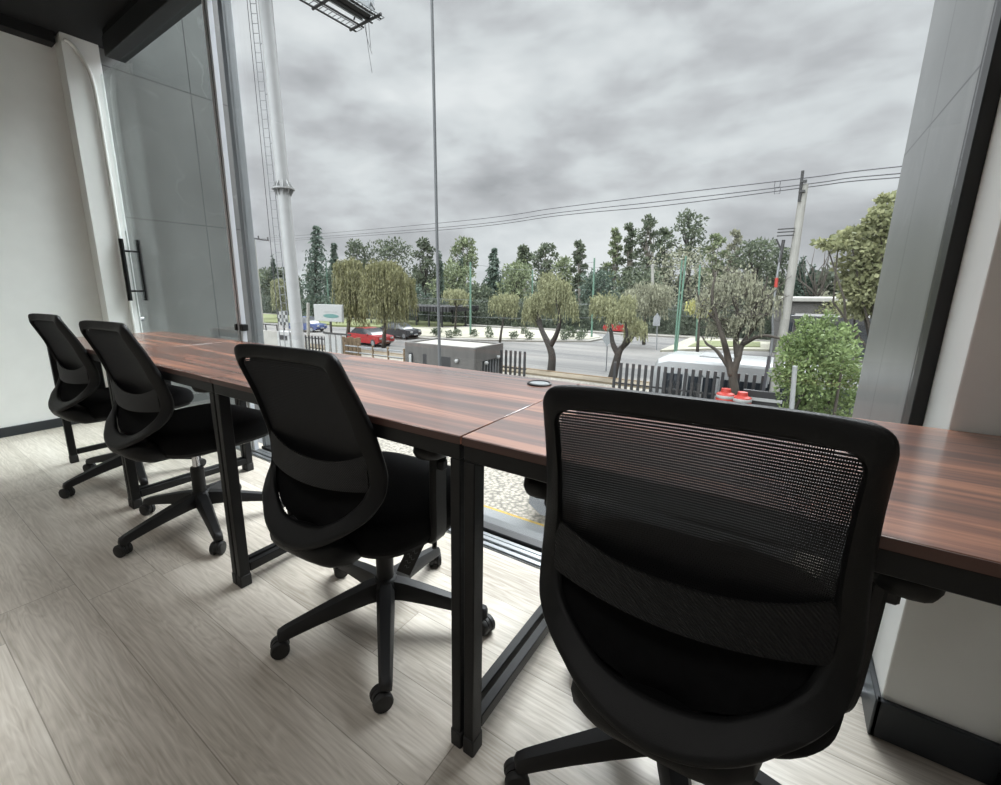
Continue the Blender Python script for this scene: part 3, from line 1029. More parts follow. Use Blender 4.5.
island('island_kerb', [gp(400, 338), gp(450, 340.5), gp(530, 342), gp(590, 342.2), gp(604, 339.5), gp(596, 335), gp(545, 331), gp(480, 328), gp(400, 326)], M['concrete'], .14, 'pale kerb round the gravel traffic island', 'kerb')
island('gravel_island', [gp(404, 336.6), gp(452, 339), gp(530, 340.6), gp(588, 340.8), gp(600, 338.8), gp(592, 335.6), gp(545, 332), gp(480, 329), gp(404, 328)], M['gravel'], .19, 'white gravel traffic island with round shrubs', 'traffic island')
island('lawn', [gp(330, 326.5), gp(400, 329), gp(462, 326.8), gp(466, 325), gp(420, 322), gp(330, 319.5)], M['grass'], .22, 'green lawn under the dark pergola', 'lawn')
island('far_lawn', [gp(225, 321), gp(330, 325), gp(330, 316), gp(225, 314)], M['grass'], .15, 'green lawn behind the blue car', 'lawn')
island('right_island', [gp(660, 352), gp(720, 350), gp(790, 352), gp(790, 344), gp(720, 340), gp(690, 339)], M['gravel'], .15, 'pale kerbed island behind the white bus', 'traffic island')
island('right_lawn', [gp(688, 348.5), gp(760, 349), gp(760, 344), gp(700, 342.5)], M['grass'], .2, 'small lawn on the island behind the white bus', 'lawn')
struct(MB().box(-110, 40, 47.6, 49.3, G - .1, G + .15).build('far_sidewalk', M['concrete']), 'pale sidewalk across the street', 'sidewalk')


# ---- vegetation helpers
def rv(r=rnd):
    while True:
        v = Vector((r.uniform(-1, 1), r.uniform(-1, 1), r.uniform(-1, 1)))
        if 0 < v.length <= 1:
            return v


def leaves(mb, blobs, n, size, r=rnd, droop=0., aspect=.55, shell=.45):
    ws = [max(.01, (b[3] * b[4] * b[5]) ** (2 / 3)) for b in blobs]
    for b in r.choices(blobs, ws, k=n):
        d = rv(r).normalized()
        rad = r.random() ** shell
        p = Vector((b[0] + d.x * b[3] * rad, b[1] + d.y * b[4] * rad, b[2] + d.z * b[5] * rad))
        if droop:
            t = Vector((d.x * .35, d.y * .35, -droop + r.uniform(-.2, .2))).normalized()
        else:
            t = (rv(r) + d * .5 + Vector((0, 0, .25))).normalized()
        sd = t.cross(rv(r).normalized())
        if sd.length < .05:
            continue
        sd.normalize()
        s_ = size * r.uniform(.6, 1.35)
        a, c_ = p, p + t * s_
        mid = p + t * (s_ * .45)
        w_ = sd * (s_ * aspect * .5)
        mb.add([a, mid + w_, c_, mid - w_], [(0, 1, 2, 3)])


def weep(mb, blobs, n, length, size, r=rnd):
    """hanging strands of leaves from the shell of each blob"""
    ws = [max(.01, (b[3] * b[4] * b[5]) ** (2 / 3)) for b in blobs]
    for b in r.choices(blobs, ws, k=n):
        d = rv(r).normalized()
        d.z = abs(d.z) * .9 - .15
        rad = r.uniform(.55, 1.)
        p = Vector((b[0] + d.x * b[3] * rad, b[1] + d.y * b[4] * rad, b[2] + d.z * b[5] * rad))
        ln = length * r.uniform(.5, 1.2)
        k = max(2, int(ln / (size * .75)))
        out = Vector((d.x, d.y, 0)) * .25
        for j in range(k):
            q = p + out * (size * j * .4) - Vector((0, 0, size * .75 * j))
            t = (Vector((0, 0, -1)) + rv(r) * .45).normalized()
            sd = t.cross(rv(r).normalized())
            if sd.length < .05:
                continue
            sd.normalize()
            s_ = size * r.uniform(.8, 1.4)
            w_ = sd * (s_ * .2)
            mid = q + t * s_ * .5
            mb.add([q, mid + w_, q + t * s_, mid - w_], [(0, 1, 2, 3)])


def limb(mb, a, b, r0, r1, r=rnd, wob=.08, seg=6, k=4):
    a, b = Vector(a), Vector(b)
    ln = (b - a).length
    pts = [a.lerp(b, i / k) + (rv(r) * (ln * wob) if 0 < i < k else Vector()) for i in range(k + 1)]
    mb.tube(pts, [r0 + (r1 - r0) * i / k for i in range(k + 1)], seg)
    return pts


def tree(name, label, u, vtop, hw, y, kind, leaf, bark='barkd', vlow=None, group=None, n=None, ubase=None, seed=0):
    r = random.Random(seed * 131 + int(u * 7))
    top = at(u, vtop, y)
    dp = depth(top)
    px = dp / FPX                       # metres per picture pixel at that distance
    bx = at(ubase if ubase else u, 330, y).x
    root = empty(name, (bx, y, G))
    H = top.z - G
    W = hw * px
    dx = top.x - bx
    tr, fo = MB(), MB()
    sz = max(.10, (2.1 if kind in ('willow', 'pepper') else 2.6) * px)
    low = (at(u, vlow, y).z - G) if vlow else H * .3
    if kind == 'conifer':
        tr.tube([(0, 0, 0), (dx * .5, 0, H * .5), (dx, 0, H * .97)], [H * .022, H * .014, H * .003], 7)
        nl = 30
        for i in range(nl):
            t = i / (nl - 1)
            z = low + (H - low) * t
            for k in range(7):
                w = r.uniform(0, 2 * PI)
                rad = W * (1 - t) ** .8 * r.uniform(.55, 1.15) + W * .05
                z = low + (H - low) * min(1, max(0, t + r.uniform(-.035, .035)))
                for q in range(3):
                    f = (q + .6) / 3
                    c = (dx * z / H + math.cos(w) * rad * f, math.sin(w) * rad * f, z - rad * .28 * f)
                    leaves(fo, [(*c, rad * .24 + .1, rad * .24 + .1, rad * .14 + .12)], (n or 1900) // (nl * 21) + 3, sz * 1.1, r, droop=.3)
    elif kind == 'cypress':
        tr.tube([(0, 0, 0), (dx, 0, H * .95)], [H * .015, H * .003], 6)
        leaves(fo, [(dx, 0, low + (H - low) * (.12 + .8 * i / 7), W * (1 - (i / 7.6) ** 2) + .05, W * (1 - (i / 7.6) ** 2) + .05, (H - low) * .14) for i in range(8)], n or 500, sz, r)
    else:
        tall = kind in ('gum', 'pine')
        th = low if tall else low * .9
        tr.tube([(0, 0, 0), (dx * .2, .0, th * .5), (dx * .5, 0, th), (dx, 0, low + (H - low) * .6)], [H * .028, H * .022, H * .017, H * .006], 8)
        blobs = []
        nb = {'gum': 13, 'pine': 11, 'round': 15, 'willow': 9, 'pepper': 9, 'umbrella': 9}[kind]
        for i in range(nb):
            t = (i + .5) / nb
            z = low + (H - low) * (t if tall or kind in ('round',) else .35 + .6 * t)
            prof = math.sin(PI * min(.97, .12 + .86 * t)) ** .6
            w = i * 2.4 + r.uniform(-.5, .5)
            rr = W * prof * r.uniform(.35, .75)
            br = W * {'gum': .36, 'pine': .42, 'round': .52, 'willow': .5, 'pepper': .46, 'umbrella': .5}[kind] * r.uniform(.75, 1.2)
            c = Vector((dx * .8 + math.cos(w) * rr, math.sin(w) * rr, z))
            hz = br * (.7 if kind != 'umbrella' else .42)
            c.z = min(c.z, H - hz * .9)
            blobs.append((c.x, c.y, c.z, br, br, hz))
            limb(tr, (dx * .5, 0, min(c.z, th + (H - low) * .25 * t)), (c.x, c.y, c.z - hz * .2), H * .010, H * .003, r, seg=5)
        if kind in ('willow', 'pepper'):
            weep(fo, blobs, (n or 900) // 2, (H - low) * (.62 if kind == 'willow' else .42), sz * 1.15, r)
            leaves(fo, blobs, (n or 900) // 2, sz, r, droop=.9)
        else:
            leaves(fo, blobs, n or 1700, sz * 1.15, r)
    tr.build('trunk', M[bark], root, fix=False)
    fo.build('foliage', M[leaf], root, fix=False)
    return tag(root, label, 'tree', group)


# ---- trees across the street, left to right
T = [
    ('bushy_tree', 'dark bushy tree behind the far left concrete pole', 250, 268, 17, 62, 'round', 'lf_mid', 300),
    ('bushy_tree', 'dark bushy tree just left of the billboard column', 274, 268, 15, 60, 'round', 'lf_dark', 300),
    ('cypress_tree', 'thin dark cypress pointing up left of the billboard column', 272.5, 257, 2.6, 58, 'cypress', 'lf_spruce', 300),
    ('leafy_tree', 'light olive small tree left of the billboard column', 279, 277, 11, 42, 'pepper', 'lf_pepper', 310),
    ('spruce_tree', 'tall dark spruce just right of the billboard column', 316, 226, 26, 46, 'conifer', 'lf_spruce', 318),
    ('spruce_tree', 'small spruce top showing behind the tall dark spruce', 334, 243, 9, 52, 'conifer', 'lf_spruce', 315),
    ('pine_tree', 'dark pine behind the left weeping willow', 358, 240, 17, 62, 'pine', 'lf_dark', 285),
    ('pine_tree', 'broad dark pine behind the large weeping willow', 391, 239, 24, 64, 'round', 'lf_dark', 300),
    ('pine_tree', 'ragged dark pine just left of the steel mast', 425, 239, 14, 60, 'pine', 'lf_dark', 290),
    ('cypress_tree', 'thin cypress behind the steel mast', 440, 254, 3, 56, 'cypress', 'lf_spruce', 310),
    ('gum_tree', 'tall open crowned gum tree right of the steel mast', 465, 238, 18, 66, 'gum', 'lf_mid', 275),
    ('cypress_tree', 'thin cypress below the open crowned gum tree', 461, 256, 2.6, 58, 'cypress', 'lf_spruce', 312),
    ('leafy_tree', 'pale green broad tree right behind the steel mast', 452, 262, 22, 60, 'round', 'lf_mid', 305),
    ('spruce_tree', 'dark spruce right of the open crowned gum tree', 494, 248, 17, 60, 'conifer', 'lf_spruce', 315),
    ('leafy_tree', 'pale green broad tree between spruce and twin gums', 517, 262, 22, 58, 'round', 'lf_mid', 310),
    ('gum_tree', 'dark gum tree, left one of the twin gums', 524, 247, 10, 68, 'gum', 'lf_dark', 275),
    ('gum_tree', 'dark gum tree, right one of the twin gums', 546, 244, 14, 66, 'gum', 'lf_dark', 280),
    ('leafy_tree', 'low dark tree between the twin gums and the lone gum', 563, 258, 13, 64, 'round', 'lf_mid', 310),
    ('gum_tree', 'lone dark gum tree left of a green pole top', 579, 242, 9, 66, 'gum', 'lf_dark', 285),
    ('bushy_tree', 'round dark tree behind the green pole', 599, 270, 24, 56, 'round', 'lf_spruce', 318),
    ('gum_tree', 'slender airy gum tree right of the green pole', 615, 229, 9, 64, 'gum', 'lf_mid', 285),
    ('gum_tree', 'tall gum tree beside the slender airy gum', 629, 225, 9, 66, 'gum', 'lf_dark', 280),
    ('gum_tree', 'tallest dark gum tree above the street lamp', 648, 216, 15, 64, 'gum', 'lf_dark', 272),
    ('gum_tree', 'dark gum tree between the tallest gum and the big pine', 664, 229, 9, 66, 'gum', 'lf_dark', 280),
    ('pine_tree', 'big dark pine above the leaning green poles', 687, 211, 22, 62, 'pine', 'lf_dark', 262),
    ('bushy_tree', 'broad grey green tree below the big dark pine', 682, 246, 36, 58, 'round', 'lf_grey', 315),
    ('gum_tree', 'thin gum tree right of the big dark pine', 715, 235, 12, 66, 'gum', 'lf_mid', 290),
    ('gum_tree', 'gum tree behind the bare crowned street tree', 734, 231, 10, 64, 'gum', 'lf_grey', 290),
    ('pine_tree', 'umbrella shaped dark pine left of the utility pole', 754, 240, 24, 60, 'umbrella', 'lf_dark', 285),
    ('pine_tree', 'dark pine directly behind the utility pole', 779, 247, 16, 62, 'round', 'lf_dark', 310),
    ('bushy_tree', 'low dark trees mass right of the utility pole', 806, 291, 30, 56, 'round', 'lf_grey', 330),
    ('conifer_tree', 'thin dark conifer right of the utility pole', 803, 258, 5, 52, 'cypress', 'lf_spruce', 300),
    ('conifer_tree', 'small dark conifer in front of the leafless tree', 813, 266, 4, 52, 'cypress', 'lf_spruce', 300),
    ('bushy_tree', 'low olive tree in front of the far white house', 845, 300, 26, 40, 'round', 'lf_plane', 330),
    ('bushy_tree', 'dense low tree mass behind the large willow', 405, 284, 28, 56, 'round', 'lf_spruce', 322),
    ('bushy_tree', 'dense low tree mass behind the two thin cypresses', 476, 285, 22, 56, 'round', 'lf_dark', 322),
    ('bushy_tree', 'dense low tree mass behind the middle pepper tree', 545, 283, 26, 55, 'round', 'lf_dark', 322),
    ('bushy_tree', 'dense low tree mass behind the street lamp', 640, 268, 30, 55, 'round', 'lf_dark', 322),
    ('bushy_tree', 'dense low tree mass behind the bare crowned tree', 728, 275, 34, 54, 'round', 'lf_grey', 330),
]
for i, (nm, lb, u, vt, hw, y, kd, lf, vl) in enumerate(T):
    if y >= 50:                                   # rows of trees, well behind the hedge and clear of one another
        y = 59 + (y - 52) * 2.1 + (i % 3) * 3.
    tree(nm, lb, u, vt, hw, y, kd, lf, 'barkl' if kd == 'gum' else 'barkd', vl, 'trees across the street', seed=i, n={'conifer': 2300, 'round': 2300, 'gum': 1500}.get(kd, 1700))
# ---- street trees on this side
tree('willow_tree', 'weeping willow behind the white sign board', 350, 256, 19, 26, 'willow', 'lf_willow', 'bark', 312, 'weeping willows', 2300, ubase=347, seed=51)
tree('willow_tree', 'large weeping willow between the red and black cars', 387, 258, 25, 25, 'willow', 'lf_willow', 'bark', 312, 'weeping willows', 3400, ubase=383, seed=52)
tree('pepper_tree', 'small pepper tree on the gravel island by the steel mast', 458, 287, 17, 40, 'pepper', 'lf_pepper', 'bark', 306, 'pepper trees', 900, ubase=455, seed=53)
tree('pepper_tree', 'small leaning pepper tree behind the booth corner', 507, 291, 20, 33, 'pepper', 'lf_pepper', 'bark', 318, 'pepper trees', 1100, ubase=500, seed=54)
tree('pepper_tree', 'grey green pepper tree behind the yellowish one', 648, 279, 30, 40, 'pepper', 'lf_grey', 'bark', 318, 'pepper trees', 1600, ubase=645, seed=55)
tree('pepper_tree', 'small yellow tree left of the bare crowned street tree', 700, 296, 16, 36, 'pepper', 'lf_yellow', 'bark', 318, 'pepper trees', 600, seed=56)


def forked_tree(name, label, u, v0, y, limbs, blobs, leaf, n, ln, sz, seed, bark='barkd', twigs=0, group=None):
    """street tree drawn limb by limb: limbs are chains of (u, v, dy) sight points"""
    r = random.Random(seed)
    b0 = at(u, v0, y)
    root = empty(name, (b0.x, b0.y, G))
    tr, fo = MB(), MB()
    for pts, ra, rb in limbs:
        P_ = [at(a, c, b0.y + e) - root.location for a, c, e in pts]
        k = len(P_) - 1
        sm_ = spline(P_, 4)
        tr.tube(sm_, [ra + (rb - ra) * i / (len(sm_) - 1) for i in range(len(sm_))], 8)
    B = []
    for k in range(twigs):
        a, c, e, hw, hh = blobs[k % len(blobs)]
        q0 = at(a + r.uniform(-.5, .5) * hw, c + r.uniform(-.2, .9) * hh, y + e + r.uniform(-.4, .4)) - root.location
        q1 = q0 + Vector((r.uniform(-1, 1), r.uniform(-.8, .8), r.uniform(-.2, 1.))) * .55
        limb(tr, q0, q1, .012, .004, r, .12, 4, 3)
    for a, c, e, hw, hh in blobs:
        p = at(a, c, b0.y + e) - root.location
        px = depth(p + root.location) / FPX
        B.append((p.x, p.y, p.z, hw * px, hw * px, hh * px))
    weep(fo, B, n // 2, ln, sz, r)
    leaves(fo, B, n // 2, sz, r, droop=.8)
    tr.build('trunk', M[bark], root, fix=False)
    fo.build('foliage', M[leaf], root, fix=False)
    return tag(root, label, 'tree', group)


forked_tree('pepper_tree', 'forked pepper tree on the kerb in the middle of the view', 551, 373, 22.9,
            [([(551, 374, 0), (552, 355, 0), (547, 341, 0), (541, 328, .2), (538, 312, .4)], .26, .10),
             ([(551, 345, 0), (557, 333, -.3), (560, 318, -.5), (556, 300, -.6)], .16, .06),
             ([(541, 328, .2), (533, 312, .8), (536, 296, .8)], .10, .04)],
            [(540, 300, .5, 17, 14), (557, 288, -.5, 15, 16), (548, 278, 0, 10, 10), (531, 310, .6, 9, 10), (568, 302, -.4, 10, 12)], 'lf_pepper', 2300, 1.0, .12, 61, group='pepper trees')
forked_tree('pepper_tree', 'forked yellowish pepper tree beside the diamond road sign', 612, 379, 23.1,
            [([(612, 380, 0), (616, 363, 0), (620, 350, 0), (628, 342, .2), (636, 332, .3)], .25, .08),
             ([(618, 354, 0), (613, 344, 0), (611, 332, .2), (608, 318, .4)], .17, .06),
             ([(622, 348, 0), (627, 336, -.4), (625, 322, -.5)], .12, .05)],
            [(607, 303, .3, 16, 13), (622, 312, -.4, 14, 14), (636, 326, .2, 12, 12), (597, 300, .5, 8, 9), (628, 300, 0, 9, 9)], 'lf_pepper', 2100, .8, .12, 62, group='pepper trees')
forked_tree('bare_crowned_tree', 'nearly leafless street tree with grey twigs in front of the white bus', 735, 396, 13.1,
            [([(735, 440, 0), (735, 396, 0), (733, 376, 0), (738, 358, 0), (742, 345, .2), (752, 330, .3), (768, 312, .3)], .13, .03),
             ([(732, 376, 0), (728, 358, 0), (724, 342, -.3), (718, 322, -.3), (712, 296, -.3), (716, 272, -.2)], .10, .02),
             ([(738, 358, 0), (736, 340, .3), (740, 320, .4), (733, 298, .5), (728, 268, .5)], .09, .02),
             ([(742, 345, .2), (760, 336, -.2), (778, 338, -.3), (790, 345, -.3)], .06, .015),
             ([(728, 366, 0), (716, 350, .4), (707, 344, .5), (702, 336, .5)], .06, .02),
             ([(752, 330, .3), (756, 306, .4), (752, 284, .5), (756, 268, .5)], .05, .012),
             ([(718, 322, -.3), (702, 306, -.3), (696, 288, -.3)], .04, .012),
             ([(768, 312, .3), (776, 296, .3), (779, 282, .3)], .03, .01),
             ([(740, 320, .4), (752, 312, .2), (764, 290, .2), (768, 276, .2)], .04, .012)],
            [(712, 300, 0, 18, 22), (738, 284, .3, 24, 24), (764, 300, .2, 18, 22), (748, 318, 0, 18, 14), (722, 324, .2, 16, 14)], 'lf_grey', 1500, .45, .075, 63, bark='bark', twigs=230)
tr = MB()
r = random.Random(5)
lt = empty('leafless_tree', gp(818, 335))
for k in range(16):
    a = gp(818, 335)
    p0 = at(815 + r.uniform(-3, 3), 300, a.y) - a
    p1 = at(818 + r.uniform(-24, 26), r.uniform(246, 276), a.y + r.uniform(-2, 2)) - a
    limb(tr, (0, 0, 0) if k == 0 else p0, p0 if k == 0 else p1, .3 if k == 0 else .09, .02, r, .1, 5)
tr.build('trunk', M['bark'], lt, fix=False)
tag(lt, 'leafless tree with fanned grey branches right of the utility pole', 'tree')


def shrub(name, label, cat, c, blobs, leaf, n, sz, stems, seed, group=None, aspect=.55):
    r = random.Random(seed)
    root = empty(name, c)
    fo, tr = MB(), MB()
    leaves(fo, blobs, n, sz, r, aspect=aspect)
    for b_ in blobs[:stems]:
        limb(tr, (r.uniform(-.1, .1), r.uniform(-.1, .1), 0), (b_[0], b_[1], b_[2]), .06, .015, r)
    if tr.v:
        tr.build('stem', M['bark'], root, fix=False)
    fo.build('foliage', M[leaf], root, fix=False)
    return tag(root, label, cat, group)


# bright bush tree close to the window
c = at(818, 400, 10)
c.z = G
bl = []
for u, v, dy, hw, hh in ((818, 345, 0, 22, 22), (800, 350, .3, 20, 20), (836, 352, -.2, 20, 22), (812, 378, -.3, 26, 24), (838, 385, .2, 22, 28), (795, 385, .2, 17, 22), (818, 330, .4, 12, 12), (843, 360, -.6, 14, 18), (790, 362, -.2, 12, 14), (846, 332, .2, 9, 9), (781, 375, .1, 9, 9), (856, 398, -.2, 8, 12), (805, 324, .2, 8, 8), (829, 319, .3, 7, 8), (790, 345, .3, 10, 10), (855, 376, .1, 9, 10), (826, 420, 0, 30, 24), (800, 420, 0, 24, 20)):
    p = at(u, v, 10 + dy) - c
    q = depth(p + c) / FPX
    bl.append((p.x, p.y, p.z, hw * q, hw * q, hh * q))
shrub('leafy_bush', 'bright green leafy bush tree left of the outside column', 'bush', c, bl, 'lf_bush', 11500, .072, 9, 71)
# large tree to the right with yellowing leaves
c = at(905, 330, 17)
c.z = G
bl = []
for u, v, dy, hw, hh in ((880, 222, 0, 14, 14), (868, 240, 1, 17, 15), (850, 236, 0, 14, 8), (838, 246, -.5, 13, 5), (826, 243, -.3, 10, 4), (858, 262, .5, 20, 14), (880, 262, 0, 22, 24), (872, 290, 0, 24, 18), (852, 285, .6, 13, 14), (886, 204, .5, 9, 10), (895, 300, 0, 20, 20), (862, 310, .5, 18, 9), (905, 230, 0, 24, 28), (900, 270, 1, 24, 30)):
    p = at(u, v, 17 + dy) - c
    q = depth(p + c) / FPX
    bl.append((p.x, p.y, p.z, hw * q, hw * q, hh * q))
t_ = shrub('plane_tree', 'large broad leaved tree with yellowing leaves beside the outside column', 'tree', c, bl, 'lf_plane', 9500, .135, 14, 72, aspect=.75)
r = random.Random(9)
tr = MB()
limb(tr, (0, 0, 0), (-.3, 0, 4.5), .28, .16, r)
tr.build('trunk', M['bark'], t_, fix=False)

# hedge wall beyond the street, woodland behind it
r = random.Random(3)
root = empty('hedge', (-30, 50.8, G))
hc = MB().box(-72, 55, -.1, .4, 0, 2.6)
hc.build('inner_growth', M['hedge'], root, fix=False)
hb = MB()
leaves(hb, [(-72 + 3 * i, r.uniform(-.2, .2), 1.7, 2.2, .9, 1.9) for i in range(43)], 30000, .38, r, shell=.3)
hb.build('foliage', M['hedge'], root, fix=False)
tag(root, 'long dark clipped hedge along the far side of the street', 'hedge')
r = random.Random(31)
wb, core = MB(), []
for i in range(46):
    u = 235 + i * 14.5 + r.uniform(-5, 5)
    y = 112 + r.uniform(-2, 2)
    p = at(u, 276 + r.uniform(-9, 8) - (8 if 590 < u < 780 else 0), y)
    hw = 9 * depth(p) / FPX
    zt = p.z - 1.5
    for k in range(4):
        z = G + (zt - G) * (k + .6) / 4
        core.append((p.x, y, z, hw, 2.2, (zt - G) * .2 + 1.))
leaves(wb, core, 26000, 1.25, r, shell=.5)
tag(wb.build('woodland', M['lf_wood'], fix=False), 'continuous dark woodland filling the gaps behind the trees', 'woodland', kind='stuff')

# round shrubs on the gravel island
for i, (u, v, rr) in enumerate([(437, 333, 5.), (450, 335, 4), (457, 333.5, 4), (474, 334, 4), (489, 335, 4), (489, 329, 3), (513.5, 336, 4.2), (515, 325, 3), (524, 331.5, 3.5), (529, 336.5, 4), (564, 337, 4), (563, 332, 3), (571, 333.5, 6), (580, 337, 4), (583, 333.5, 4)]):
    c = gp(u, v + rr * .6, G + .19)
    px = depth(c) / FPX * rr
    places = ['leftmost by the lawn edge', 'left of the steel mast foot', 'right behind the steel mast', 'beside the left green pole foot', 'in front of the booth roof middle', 'far back above the booth roof', 'right of the leaning pepper tree, front row', 'far back behind the leaning pepper tree', 'mid island, back row', 'mid island, front row', 'left of the big agave, front row', 'left of the big agave, back row', 'the big spiky one near the right tip', 'right of the big agave, front row', 'right of the big agave, back row']
    root = shrub('round_shrub', 'clipped grey green shrub on the gravel island, ' + places[i], 'shrub', c, [(0, 0, px * .8, px, px, px * .9)], 'lf_dark', 160, px * .5, 0, 80 + i, 'round shrubs on the gravel island')


# ---- poles, wires, net posts
def pole(name, label, cat, a, b, r0, r1, mt, seg=14, group=None):
    a, b = Vector(a), Vector(b)
    root = empty(name, a)
    MB().tube([(0, 0, 0), (b - a) * .5, b - a], [r0, (r0 + r1) / 2, r1], seg).build('shaft', M[mt], root)
    return tag(root, label, cat, group)


# billboard column with ladder
bp0 = at(298.5, 345, 11.16)
bp1 = at(265, 0, 11.6)
dirv = (bp1 - bp0).normalized()
base_p = bp0 + dirv * ((G - bp0.z) / dirv.z)
topp = bp0 + dirv * ((17.5 - bp0.z) / dirv.z)
root = empty('billboard_column', base_p)
tv = topp - base_p
MB().tube([(0, 0, 0), tv * .45, tv], [.27, .27, .29], 28).build('shaft', M['pole'], root)
fl = tv * ((at(285, 188, 11.3).z - G) / tv.z)
b = MB().lathe([(.28, -.03), (.47, -.03), (.47, .03), (.28, .03)], fl, 28)
for k in range(10):
    w = 2 * PI * k / 10
    q = fl + Vector((math.cos(w) * .38, math.sin(w) * .38, 0))
    b.tube([q - Vector((0, 0, .16)), q + Vector((0, 0, .16))], .03, 6)
b2 = MB().lathe([(.28, -.03), (.47, -.03), (.47, .03), (.28, .03)], fl, 28)
for k in range(10):
    w = 2 * PI * k / 10
    rot = Matrix.Rotation(w, 4, 'Z')
    for sg in (1, -1):
        pr_ = MB().prism([(.27, sg * .03), (.44, sg * .03), (.27, sg * .32)], -.012, .012)
        b2.add([fl + rot @ Vector(p) for p in pr_.v], pr_.f)
b2.build('flange', M['pole'], root)
lad = MB()
side = Vector((-.81, -.586, 0))
z0, z1 = 1.2, tv.z
for s_ in (.36, .60):
    lad.tube([tv * (z0 / tv.z) + side * s_, tv + side * (s_ + .02)], .02, 6)
k = z0
while k < z1:
    p = tv * (k / tv.z)
    lad.tube([p + side * .36, p + side * .61], .013, 5)
    k += .36
k = z0
while k < z1:
    p = tv * (k / tv.z)
    lad.tube([p + side * .25, p + side * .37], .02, 5)
    k += 1.9
lad.build('ladder', M['galv'], root)
cb_ = MB().tube([tv * .1 + side * .82, tv * .98 + side * .70], .014, 6)
cb_.build('cable', M['wire'], root)
pk = MB()
rr_ = random.Random(4)
for k in range(22):
    w = rr_.uniform(-2.6, .2)
    z = rr_.uniform(2, 9)
    p = tv * (z / tv.z) + Vector((math.cos(w) * .272, math.sin(w) * .272, 0))
    pk.lathe([(.02, -.004), (.02, .004)], p, 8)
pk.build('peg', M['galv'], root)
tag(root, 'tall pale grey steel billboard column with ladder and bolted flange', 'column')
# billboard underside with catwalks at the top
Z0 = 14.0


def gpz(u, v, z):
    return gp(u, v, z)


A0, A1 = gpz(352, 29, Z0), gpz(379, 15, Z0)          # near end of the catwalk frame
ax = (gpz(301, 0, Z0) - A0).normalized()
root = empty('billboard', A0)
cross = (A1 - A0)
crn = cross.normalized()
LNG = 11.
fr = MB()
for f in (0, .30, .62, .93):
    q = cross * f
    fr.tube([q - ax * .25, q + ax * LNG], .05, 6)
for k in range(6):
    q = ax * (LNG * k / 5)
    fr.tube([q - crn * .15, q + cross + crn * .15], .07, 6)
fr.build('support_frame', M['dkmetal'], root)
for f0, f1 in ((.0, .22), (.85, 1.02)):
    ct = MB()
    a_, b_ = cross * f0, cross * f1
    for k in range(45):
        q = ax * (-.3 + (LNG + .3) * k / 44)
        ct.tube([a_ + q, b_ + q], .02, 4)
    for w_ in (a_, b_):
        ct.tube([w_ - ax * .3, w_ + ax * LNG], .025, 5)
    ct.build('catwalk', M['galv'], root)
pn = MB()
for f in (.38, .80):
    a_ = cross * f
    vs = [a_ + Vector((0, 0, .12)), a_ + ax * LNG + Vector((0, 0, .12)), a_ + ax * LNG + Vector((0, 0, 4.2)), a_ + Vector((0, 0, 4.2))]
    th = crn * .10
    pn.add(vs + [p + th for p in vs], [(0, 1, 2, 3), (7, 6, 5, 4), (0, 4, 5, 1), (1, 5, 6, 2), (2, 6, 7, 3), (3, 7, 4, 0)])
pn.build('panel', M['aludull'], root)
bm_ = MB()
a_ = cross * .60 + Vector((0, 0, .38))
bm_.tube([a_, a_ + ax * LNG], .34, 14)
for k in range(7):
    q = a_ + ax * (LNG * k / 6.5 + .2)
    bm_.tube([q - crn * .8 + Vector((0, 0, -.2)), q + Vector((0, 0, .9))], .04, 5)
    bm_.tube([q + crn * .7 + Vector((0, 0, -.2)), q + Vector((0, 0, .9))], .04, 5)
bm_.build('torsion_beam', M['dkmetal'], root)
cd = MB()
for f, ln, sw in ((.45, 1.5, .5), (.5, 2.3, .35), (.62, 1.2, .1)):
    cd.tube([cross * f + Vector((0, 0, .1)), cross * f + crn * sw * .4 - Vector((0, 0, ln * .5)), cross * f + crn * sw - Vector((0, 0, ln))], .012, 5)
cd.build('hanging_cord', M['wire'], root)
tag(root, 'underside of a billboard with steel catwalks at the top of the view', 'billboard')

# thin steel mast in the lot
a = at(440.4, 345, 9.0)
p0 = Vector((a.x, a.y, G))
p1 = at(431.5, -20, 8.6)
pole('steel_mast', 'thin grey steel mast rising in front of the booth', 'mast', p0, p1, .045, .036, 'mast')

# right utility pole
pb = at(773, 400, 13.4)
pt = at(804.5, 184, 13.2)
up = (pt - pb).normalized()
base_p = pb + up * ((G - pb.z) / up.z)
root = empty('utility_pole', base_p)
V = pt - base_p
MB().tube([(0, 0, 0), V * .5, V], [.125, .105, .08], 16).build('shaft', M['conpole'], root)
pe = MB()
pe.tube([V + Vector((-.05, -.1, -.4)), V + Vector((-.07, -.1, .28))], .03, 8)
for z in (-.2, .02):
    pe.box(V.x - .09, V.x + .04, V.y - .14, V.y - .02, V.z + z, V.z + z + .05)
pe.build('top_bracket', M['dkmetal'], root)
ca = MB()
q = V * .845
for z in (0, .14, .26):
    ca.tube([q + Vector((-.06, -.1, z * .6 - .05)), q + Vector((-.40, -.1, z * .6 - .05))], .016, 6)
ca.tube([q + Vector((-.25, -.1, -.15)), q + Vector((-.27, -.1, -.75))], .035, 6)
ca.tube([q + Vector((-.40, -.1, -.12)), q + Vector((-.26, -.1, -.4))], .02, 6)
ca.build('cross_arm', M['dkmetal'], root)
tk = MB()
tk.tube(spline([q + Vector((-.27, -.1, -.4)), q + Vector((-.27, -.12, -1.3)), q + Vector((-.24, -.14, -2.0)), V * .45 + Vector((-.20, -.12, .2)), V * .3 + Vector((-.19, -.1, 0))], 4), .028, 6)
tk.build('down_cable', M['galv'], root)
